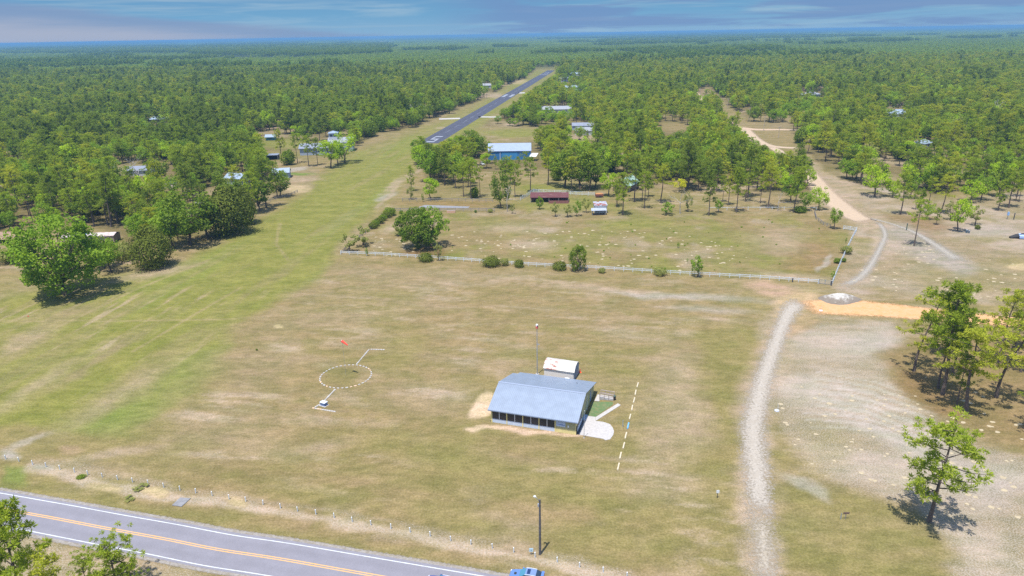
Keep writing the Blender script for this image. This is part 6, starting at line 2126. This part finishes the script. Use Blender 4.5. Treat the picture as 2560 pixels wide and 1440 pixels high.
# weeds in the paddock: small separate clumps
rngw = np.random.default_rng(5)
wk = 0
while wk < 46:
    x, y_ = rngw.uniform(980, 2060), rngw.uniform(548, 682)
    if not inside(np.array([x]), np.array([y_]), PADDOCK)[0] or (1000 < x < 1130):
        continue
    p = G(x, y_)
    hh = rngw.uniform(.25, .6)
    plant('shrub_weed', p, hh, 'small green weed clump scattered in the paddock', rngw.uniform(.7, 1.4) * .8, group='weed clumps in the paddock')
    wk += 1

# --- the woods -------------------------------------------------------------------
rngf = np.random.default_rng(77)
sp_m = 5.3
xs = np.arange(-1300, 1300, sp_m)
ys_ = np.arange(150, 1500, sp_m)
X, Y = np.meshgrid(xs, ys_)
X = X + rngf.uniform(-.47, .47, X.shape) * sp_m
Y = Y + rngf.uniform(-.47, .47, Y.shape) * sp_m
X, Y = X.ravel(), Y.ravel()
m_ = (np.abs(X) < 0.80 * Y + 40)
X, Y = X[m_], Y[m_]
bx, by = PX(X, Y)
m_ = np.zeros(len(X), bool)
for q in (F_LEFT, F_MID, F_RIGHT, F_GAP):
    m_ |= inside(bx, by, q)
m_ |= inside(bx, by, [(1055, 440), (1130, 440), (1240, 425), (1300, 425), (1500, 440), (1510, 478), (1440, 480), (1260, 470), (1100, 480)]) & (rngf.random(len(X)) < .22)
m_ |= inside(bx, by, [(1560, 450), (2040, 497), (2045, 522), (1600, 512)]) & (rngf.random(len(X)) < .16)
m_ |= inside(bx, by, [(2200, 470), (2620, 470), (2620, 520), (2400, 560), (2300, 545), (2230, 515)]) & (rngf.random(len(X)) < .13)
m_ |= (by < 167)
m_ &= by > 150
gap = fbm(X / 34, Y / 34, 91)
m_ &= ~((gap > 0.60) & (rngf.random(len(X)) < 0.8))
m_ &= ~((fbm(X / 11, Y / 11, 99) > 0.62) & (rngf.random(len(X)) < 0.7))
# thin yards round houses on the left and the lawn clearings
for q, pr_ in (([(640, 345), (860, 330), (890, 372), (830, 392), (690, 400), (640, 395)], .80), ([(280, 410), (420, 405), (450, 470), (330, 475)], .45),
               ([(1600, 288), (1830, 300), (1840, 335), (1640, 340)], .6), ([(280, 335), (420, 325), (430, 360), (290, 372)], .5),
               ([(1430, 310), (1520, 312), (1530, 352), (1420, 352)], .6), ([(1200, 360), (1340, 360), (1350, 412), (1200, 412)], .55),
               ([(1060, 400), (1240, 425), (1300, 445), (1060, 450)], .2), ([(1500, 390), (2040, 440), (2040, 500), (1500, 470)], .1),
               ([(2000, 372), (2560, 440), (2560, 480), (2060, 440)], .4), ([(2240, 295), (2480, 292), (2480, 312), (2240, 312)], .6)):
    m_ &= ~(inside(bx, by, q) & (rngf.random(len(X)) < pr_))
X, Y = X[m_], Y[m_]
hN = fbm(X / 26, Y / 26, 92)
spn = fbm(X / 42, Y / 42, 93)
r_ = rngf.random(len(X))
left = PX(X, Y)[0] < 1200
isoak = (r_ < np.where(spn > 0.5, 0.62, 0.30))
Hh = np.where(isoak, rngf.uniform(5.5, 10.5, len(X)), rngf.uniform(8.5, 16, len(X))) * (0.8 + 0.4 * hN)
clus = fbm(X / 75, Y / 75, 97) > np.where(left, 0.60, 0.66)
Hh = Hh * np.where(clus, 1.18, 1.0) * np.exp(rngf.normal(0, .10, len(X)))
Ww = np.where(isoak, rngf.uniform(.85, 1.25, len(X)), rngf.uniform(.95, 1.35, len(X))) * np.where(isoak, 1.0, 15 / np.maximum(Hh, 9) * .5 + .5)
bx, by = PX(X, Y)
tx_, ty_ = PX(X, Y, Hh)
hw_ = (tx_ * 0 + 3.4 * FPX / np.maximum(Y, 50))
m_ = np.ones(len(X), bool)
for (x0, y0, x1, y1) in CLEAR:
    m_ &= ~((tx_ + hw_ > x0) & (tx_ - hw_ < x1) & (ty_ < y1) & (by > y0) & (rngf.random(len(X)) < 0.90))
OPENV = [[(1043, 358), (1097, 358), (1180, 322), (1240, 287), (1290, 247), (1340, 217), (1386, 186), (1392, 177), (1350, 175), (1300, 205)],
         [(1840, 312), (1880, 318), (1992, 322), (2000, 372), (1950, 374), (1905, 356), (1870, 335)],
         [(2035, 440), (2080, 470), (2150, 530), (2100, 530), (2060, 490)], [(1205, 320), (1340, 322), (1330, 348), (1200, 350)], [(1645, 300), (1720, 304), (1720, 328), (1650, 326)]]
for q in OPENV:
    for fx, fy in ((0, 0.0), (-.6, .35), (.6, .35), (0, .5), (-.3, .15), (.3, .15), (0, .8)):
        m_ &= ~inside(tx_ + fx * hw_, ty_ + fy * (by - ty_), q)
hx = np.array([G(*p)[:2] for p in HERO_PX])
near = Y < 480
for q in hx:
    m_ &= ~(near & ((X - q[0]) ** 2 + (Y - q[1]) ** 2 < 3.2 ** 2))
X, Y, Hh, Ww, isoak, left, bx, by, ty_ = [a_[m_] for a_ in (X, Y, Hh, Ww, isoak, left, bx, by, ty_)]
# trees that stand close in front of the houses and half hide them
ax, ay, ah, ao = [], [], [], []
for (x0, y0, x1, y1) in SCREEN:
    z0 = G((x0 + x1) / 2, y1).y
    n = max(2, int((x1 - x0) / FPX * z0 / 4.2))
    for k in range(n):
        x = x0 + (x1 - x0) * (k + rngf.uniform(.1, .9)) / n
        hgt = rngf.uniform(6.5, 11)
        tyy = y1 - (y1 - y0) * rngf.choice([0.0, 0.1, 0.3, 0.75], p=[.4, .25, .2, .15])
        p = G(x, tyy, hgt)
        ax.append(p.x); ay.append(p.y); ah.append(hgt); ao.append(rngf.random() < .5)
ax, ay, ah, ao = np.array(ax), np.array(ay), np.array(ah), np.array(ao)
X, Y, Hh, isoak = np.r_[X, ax], np.r_[Y, ay], np.r_[Hh, ah], np.r_[isoak, ao]
Ww = np.r_[Ww, rngf.uniform(.85, 1.15, len(ax))]
bx, by = PX(X, Y)
ty_ = PX(X, Y, Hh)[1]
left = bx < 1200
okeys = ['oak_mid_a', 'oak_mid_b', 'oak_bright_a', 'oak_bright_b', 'oak_dark_a', 'oak_dark_b', 'oak_grey', 'juniper_small']
pkeys = ['pine_mid_a', 'pine_mid_b', 'pine_mid_c', 'pine_mid_d', 'pine_yellow_a', 'pine_yellow_b', 'pine_dark_a', 'pine_dark_b']
osel = np.where(left[:, None], np.array([[.22, .16, .12, .08, .16, .12, .10, .04]]), np.array([[.22, .20, .20, .14, .08, .06, .08, .02]])).cumsum(1)
psel = np.where(left[:, None], np.array([[.18, .18, .14, .08, .08, .08, .14, .12]]), np.array([[.18, .16, .16, .08, .17, .15, .06, .04]])).cumsum(1)
clus = (fbm(X / 75, Y / 75, 97) > np.where(left, 0.60, 0.66)) & (rngf.random(len(X)) < .75)
u_ = rngf.random(len(X))[:, None]
ko = np.minimum((u_ > osel).sum(1), 7)
kp_ = np.minimum((u_ > psel).sum(1), 7)
ko = np.where(clus, 4 + (u_[:, 0] * 2).astype(int), ko)
kp_ = np.where(clus, 6 + (u_[:, 0] * 2).astype(int), kp_)

HUE = {'mid': 'mid green', 'yellow': 'yellow green', 'dark': 'dark', 'bright': 'bright green', 'grey': 'grey green', 'small': 'dark'}
LAND = [('the large lone oak', 165, 660), ('the ruined mobile home', 220, 600), ('the lookout house', 810, 380), ('the blue pickup', 403, 432), ('the bright hipped roof', 391, 305),
        ('the sandy lot left of the strip', 740, 450), ('the dark blue car', 536, 510), ('the low grey roof', 320, 440), ('the half hidden metal roof', 588, 458), ('the blue hangar', 1275, 395),
        ('the stable', 1372, 500), ('the pale green roof', 1560, 475), ('the white gable house', 1462, 335), ('the white building with bays', 1392, 282),
        ('the fork of the dirt road', 1890, 330), ('the dirt road bend', 2020, 450), ('the bright roadside oak', 2190, 480), ('the broad yellow pine', 2353, 520), ('the bare trunked pine', 1841, 520), ('the blue grey house', 2242, 290),
        ('the pale roof on the right', 2314, 365), ('the blue post box', 2518, 480), ('the brown lean-to', 20, 560), ('the tan clearing', 1700, 420)]


def auto_label(kd, key, x, y_, h):
    j = min(range(len(LAND)), key=lambda i: math.hypot(LAND[i][1] - x, 2.2 * (LAND[i][2] - y_)))
    nm, lx, ly = LAND[j]
    dx, dy = x - lx, 2.2 * (y_ - ly)
    rel = ('right of' if dx > 0 else 'left of') if abs(dx) > abs(dy) else ('in front of' if dy > 0 else 'behind')
    d_ = math.hypot(dx, dy)
    how = 'just' if d_ < 45 else ('some way' if d_ < 110 else 'well')
    sz = ('tall' if h > 12.5 else 'middling' if h > 9.5 else 'short') if kd == 'pine' else ('large' if h > 8.5 else 'middling' if h > 6.5 else 'low')
    hue = HUE[key.split('_')[1]]
    noun = 'pine' if kd == 'pine' else ('juniper' if 'juniper' in key else 'broadleaf tree')
    return f'{sz} {hue} {noun} {how} {rel} {nm}', f'{noun}s in the wood near {nm}'


def scatter(name, P, kind, rot, scl, protos, label=None):
    """ONE object of scattered copies (stuff)."""
    me = bpy.data.meshes.new(name)
    me.vertices.add(len(P))
    me.vertices.foreach_set('co', np.asarray(P, np.float32).ravel())
    for nm, ty, arr in (('kind', 'INT', np.asarray(kind, np.int32)), ('rot', 'FLOAT', np.asarray(rot, np.float32)), ('scl', 'FLOAT_VECTOR', np.asarray(scl, np.float32))):
        a = me.attributes.new(nm, ty, 'POINT')
        a.data.foreach_set('vector' if ty == 'FLOAT_VECTOR' else 'value', arr.ravel())
    o = bpy.data.objects.new(name, me)
    COL.objects.link(o)
    g = bpy.data.node_groups.new(name, 'GeometryNodeTree')
    g.interface.new_socket('Geometry', in_out='INPUT', socket_type='NodeSocketGeometry')
    g.interface.new_socket('Geometry', in_out='OUTPUT', socket_type='NodeSocketGeometry')
    gi, go = g.nodes.new('NodeGroupInput'), g.nodes.new('NodeGroupOutput')
    jn = g.nodes.new('GeometryNodeJoinGeometry')

    def na(nm, ty):
        n = g.nodes.new('GeometryNodeInputNamedAttribute')
        n.data_type = ty
        n.inputs[0].default_value = nm
        return [s for s in n.outputs if s.enabled and s.name == 'Attribute'][0]
    k_, r__, s_ = na('kind', 'INT'), na('rot', 'FLOAT'), na('scl', 'FLOAT_VECTOR')
    cx = g.nodes.new('ShaderNodeCombineXYZ')
    g.links.new(r__, cx.inputs[2])
    for i, objs in enumerate(protos):
        cmp_ = g.nodes.new('FunctionNodeCompare')
        cmp_.data_type = 'INT'
        cmp_.operation = 'EQUAL'
        ins = [s for s in cmp_.inputs if s.enabled]
        g.links.new(k_, ins[0])
        ins[1].default_value = i
        ji = g.nodes.new('GeometryNodeJoinGeometry')
        for ob in objs:
            oi = g.nodes.new('GeometryNodeObjectInfo')
            oi.transform_space = 'ORIGINAL'
            oi.inputs[0].default_value = ob
            g.links.new(oi.outputs['Geometry'], ji.inputs[0])
        ip = g.nodes.new('GeometryNodeInstanceOnPoints')
        g.links.new(gi.outputs[0], ip.inputs['Points'])
        g.links.new(cmp_.outputs[0], ip.inputs['Selection'])
        g.links.new(ji.outputs[0], ip.inputs['Instance'])
        g.links.new(cx.outputs[0], ip.inputs['Rotation'])
        g.links.new(s_, ip.inputs['Scale'])
        g.links.new(ip.outputs[0], jn.inputs[0])
    g.links.new(jn.outputs[0], go.inputs[0])
    md = o.modifiers.new('scatter', 'NODES')
    md.node_group = g
    return tag(o, label, None, None, 'stuff')


inview = (bx > -20) & (bx < 2580)
size_ = Hh / np.hypot(Y, X)
for kd, sel, keys, kk in (('pine', ~isoak, pkeys, kp_), ('oak', isoak, okeys, ko)):
    ids = np.where(sel)[0]
    order = ids[np.argsort(-(size_[ids] * inview[ids]))]
    n_ind = 298 - NP[kd]
    one, rest = order[:n_ind], order[n_ind:]
    for i in one:
        key = keys[kk[i]]
        lab, grp = auto_label(kd, key, bx[i], by[i], Hh[i])
        s = (Ww[i] * 1.0)
        plant(key, Vector((X[i], Y[i], 0)), Hh[i], lab, s, group=grp, tilt=(rngf.normal() * .03, rngf.normal() * .03))
    Hk = np.array([PROTO[k][0] for k in keys])[kk[rest]]
    s = Hh[rest] / Hk
    protos = []
    for k in keys:
        if k not in REP:
            raise RuntimeError('no ' + k)
        protos.append(REP[k])
    scatter('pine_forest' if kd == 'pine' else 'oak_forest', np.stack([X[rest], Y[rest], np.zeros(len(rest))], -1), kk[rest], rngf.uniform(0, 6.28, len(rest)),
            np.stack([s * Ww[rest], s * Ww[rest], s], -1), protos,
            'mass of farther pines making up the wood to the horizon' if kd == 'pine' else 'mass of farther broadleaf trees mixed through the pine wood')


# far woods: whole patches of canopy, scattered to the horizon
def patch(name, seed, size, trees, quads, qs, mats, hlo=8, hhi=14, spread=2.6):
    rng = np.random.default_rng(seed)
    c = np.stack([rng.uniform(-.5, .5, trees) * size * 1.1, rng.uniform(-.5, .5, trees) * size * 1.1, rng.uniform(hlo, hhi, trees)], -1)
    d = unit(rng.normal(size=(trees, quads, 3)))
    p = c[:, None, :] + d * np.array([spread, spread, 2.4]) * rng.uniform(.6, 1, (trees, quads, 1)) - np.array([0, 0, 2.4])
    nrm = unit(d * .7 + rng.normal(size=d.shape) * .6 + np.array([0, 0, .25]))
    a = unit(np.cross(nrm, rng.normal(size=d.shape)))
    b_ = np.cross(nrm, a)
    s = qs * rng.uniform(.7, 1.3, (trees, quads, 1)) * .5
    V = np.stack([p - a * s, p - b_ * s, p + a * s, p + b_ * s], 2).reshape(-1, 3)
    F_ = np.arange(len(V)).reshape(-1, 4)
    tint = np.repeat(rng.uniform(0, 1, trees), quads * 4)
    me = npmesh(name, V, F_, mats, tint)
    me.polygons.foreach_set('material_index', np.repeat(rng.integers(0, len(mats), trees), quads).astype(np.int32))
    o = bpy.data.objects.new(name, me)
    COL.objects.link(o)
    return tag(o, 'patch of the far woods', None, None, 'stuff')


def ring(r0, r1, sp, seed):
    rng = np.random.default_rng(seed)
    x_, y_ = np.meshgrid(np.arange(-r1 * .8 - 60, r1 * .8 + 60, sp), np.arange(r0 * .75, r1, sp))
    x_ = (x_ + rng.uniform(-.3, .3, x_.shape) * sp).ravel()
    y_ = (y_ + rng.uniform(-.3, .3, y_.shape) * sp).ravel()
    k = (np.abs(x_) < .80 * y_ + 60) & (y_ > r0) & (y_ < r1)
    x_, y_ = x_[k], y_[k]
    qx, qy = PX(x_, y_)
    k = ~inside(qx, qy, MEADOW) & ~((np.abs(qx - 482) < 20) & (np.abs(qy - 117) < 2)) & ~((np.abs(qx - 950) < 48) & (np.abs(qy - 106.5) < 1.6))
    return x_[k], y_[k], qx[k], qy[k], rng


ym = 1490
for nm, r0, r1, sp, sz, tr, qd, qs, spread in (('far_woods', ym, 3600, 26, 27, 24, 46, 1.5, 2.6), ('remote_woods', 3600, 9500, 90, 95, 190, 12, 3.2, 3.2), ('horizon_woods', 9500, 42000, 280, 300, 640, 5, 9.0, 7.0)):
    x_, y_, qx, qy, rng = ring(r0, r1, sp, int(r0))
    pa = [patch(nm.replace('woods', 'wood_patch'), int(r0) + j, sz, tr, qd, qs, [L_PINE, L_PINED, L_OAK, L_PINE if j == 0 else L_PINED], 7, 14, spread) for j in range(2)]
    pa.append(patch(nm.replace('woods', 'dark_wood_patch'), int(r0) + 9, sz, tr, qd, qs, [L_PINED, L_OAKD], 10, 19, spread))
    n_d = fbm(x_ / (9 * sp), y_ / (14 * sp), 95)
    kd_ = rng.integers(0, 2, len(x_))
    kd_ = np.where((n_d > 0.60) & (rng.random(len(x_)) < .35), 2, kd_)
    kd_ = np.where(inside(qx, qy, [(470, 118), (965, 115), (970, 140), (840, 147), (700, 146.5), (480, 143)]), 2, kd_)
    kd_ = np.where(inside(qx, qy, [(-200, 128), (300, 122), (480, 128), (470, 138), (-200, 141)]) & (rng.random(len(x_)) < .6), 2, kd_)
    for j, o in enumerate(pa):
        i = int(np.where(kd_ == j)[0][0])
        o.location = (x_[i], y_[i], 0)
    sc = rng.uniform(.92, 1.12, len(x_))
    zsc = sc * np.where(kd_ == 2, 1.25, 1.0)
    scatter(nm, np.stack([x_, y_, np.zeros(len(x_))], -1), kd_, rng.integers(0, 4, len(x_)) * PI / 2, np.stack([sc, sc, zsc], -1), [[o] for o in pa], 'hazy woods far off towards the horizon')

# pale spots of thrown-up sand, far too many to count
rngs = np.random.default_rng(8)
SPOT = [([(2150, 640), (2560, 640), (2560, 760), (2120, 720)], 46), ([(1930, 960), (2300, 980), (2560, 1160), (2560, 1300), (2250, 1240), (1980, 1180)], 95),
        ([(1000, 580), (1700, 570), (1900, 640), (1700, 680), (1000, 630)], 150), ([(2230, 570), (2340, 600), (2330, 660), (2200, 640)], 22), ([(2280, 900), (2560, 1040), (2560, 1100), (2380, 1060)], 18),
        ([(1200, 600), (1350, 595), (1350, 630), (1150, 625)], 26), ([(940, 585), (1010, 600), (1040, 640), (930, 640)], 22)]
V, F_ = [], []
for poly, n in SPOT:
    c = 0
    x0, x1 = min(p[0] for p in poly), max(p[0] for p in poly)
    y0, y1 = min(p[1] for p in poly), max(p[1] for p in poly)
    while c < n:
        x, y_ = rngs.uniform(x0, x1), rngs.uniform(y0, y1)
        if not inside(np.array([x]), np.array([y_]), poly)[0]:
            continue
        c += 1
        p = G(x, y_)
        R_ = rngs.uniform(.16, .44) * (1.25 if p.y > 150 else 1.0)
        b0 = len(V)
        V.append((p.x, p.y, .10))
        for k in range(9):
            a_ = 2 * PI * k / 9
            rr_ = R_ * rngs.uniform(.65, 1.25)
            V.append((p.x + math.cos(a_) * rr_ * 1.2, p.y + math.sin(a_) * rr_, .012))
        F_ += [(b0, b0 + 1 + k, b0 + 1 + (k + 1) % 9) for k in range(9)]
me = npmesh('sand_spots', np.array(V), np.array(F_), pbr('fresh_yellow_sand', (0.315, 0.26, 0.17), 1.0, noise=.1, nscale=2))
o = bpy.data.objects.new('sand_spots', me)
COL.objects.link(o)
tag(o, 'pale spots of thrown-up sand dotted over the fields', None, None, 'stuff')

# ------------------------------------------------------------------ the air
hz = bpy.data.materials.new('haze')
hz.use_nodes = True
t = hz.node_tree
t.nodes.clear()
o_ = nd(t, 'ShaderNodeOutputMaterial')
pv = nd(t, 'ShaderNodeVolumePrincipled')
pv.inputs['Color'].default_value = (0.16, 0.34, 0.60, 1)
pv.inputs['Density'].default_value = 0.00014
pv.inputs['Anisotropy'].default_value = 0.0
t.links.new(pv.outputs[0], o_.inputs['Volume'])
hb_ = MB().box((-60000, -500, -2.0), (60000, 72000, 66.0)).build('haze', hz)
tag(hb_, kind='stuff')
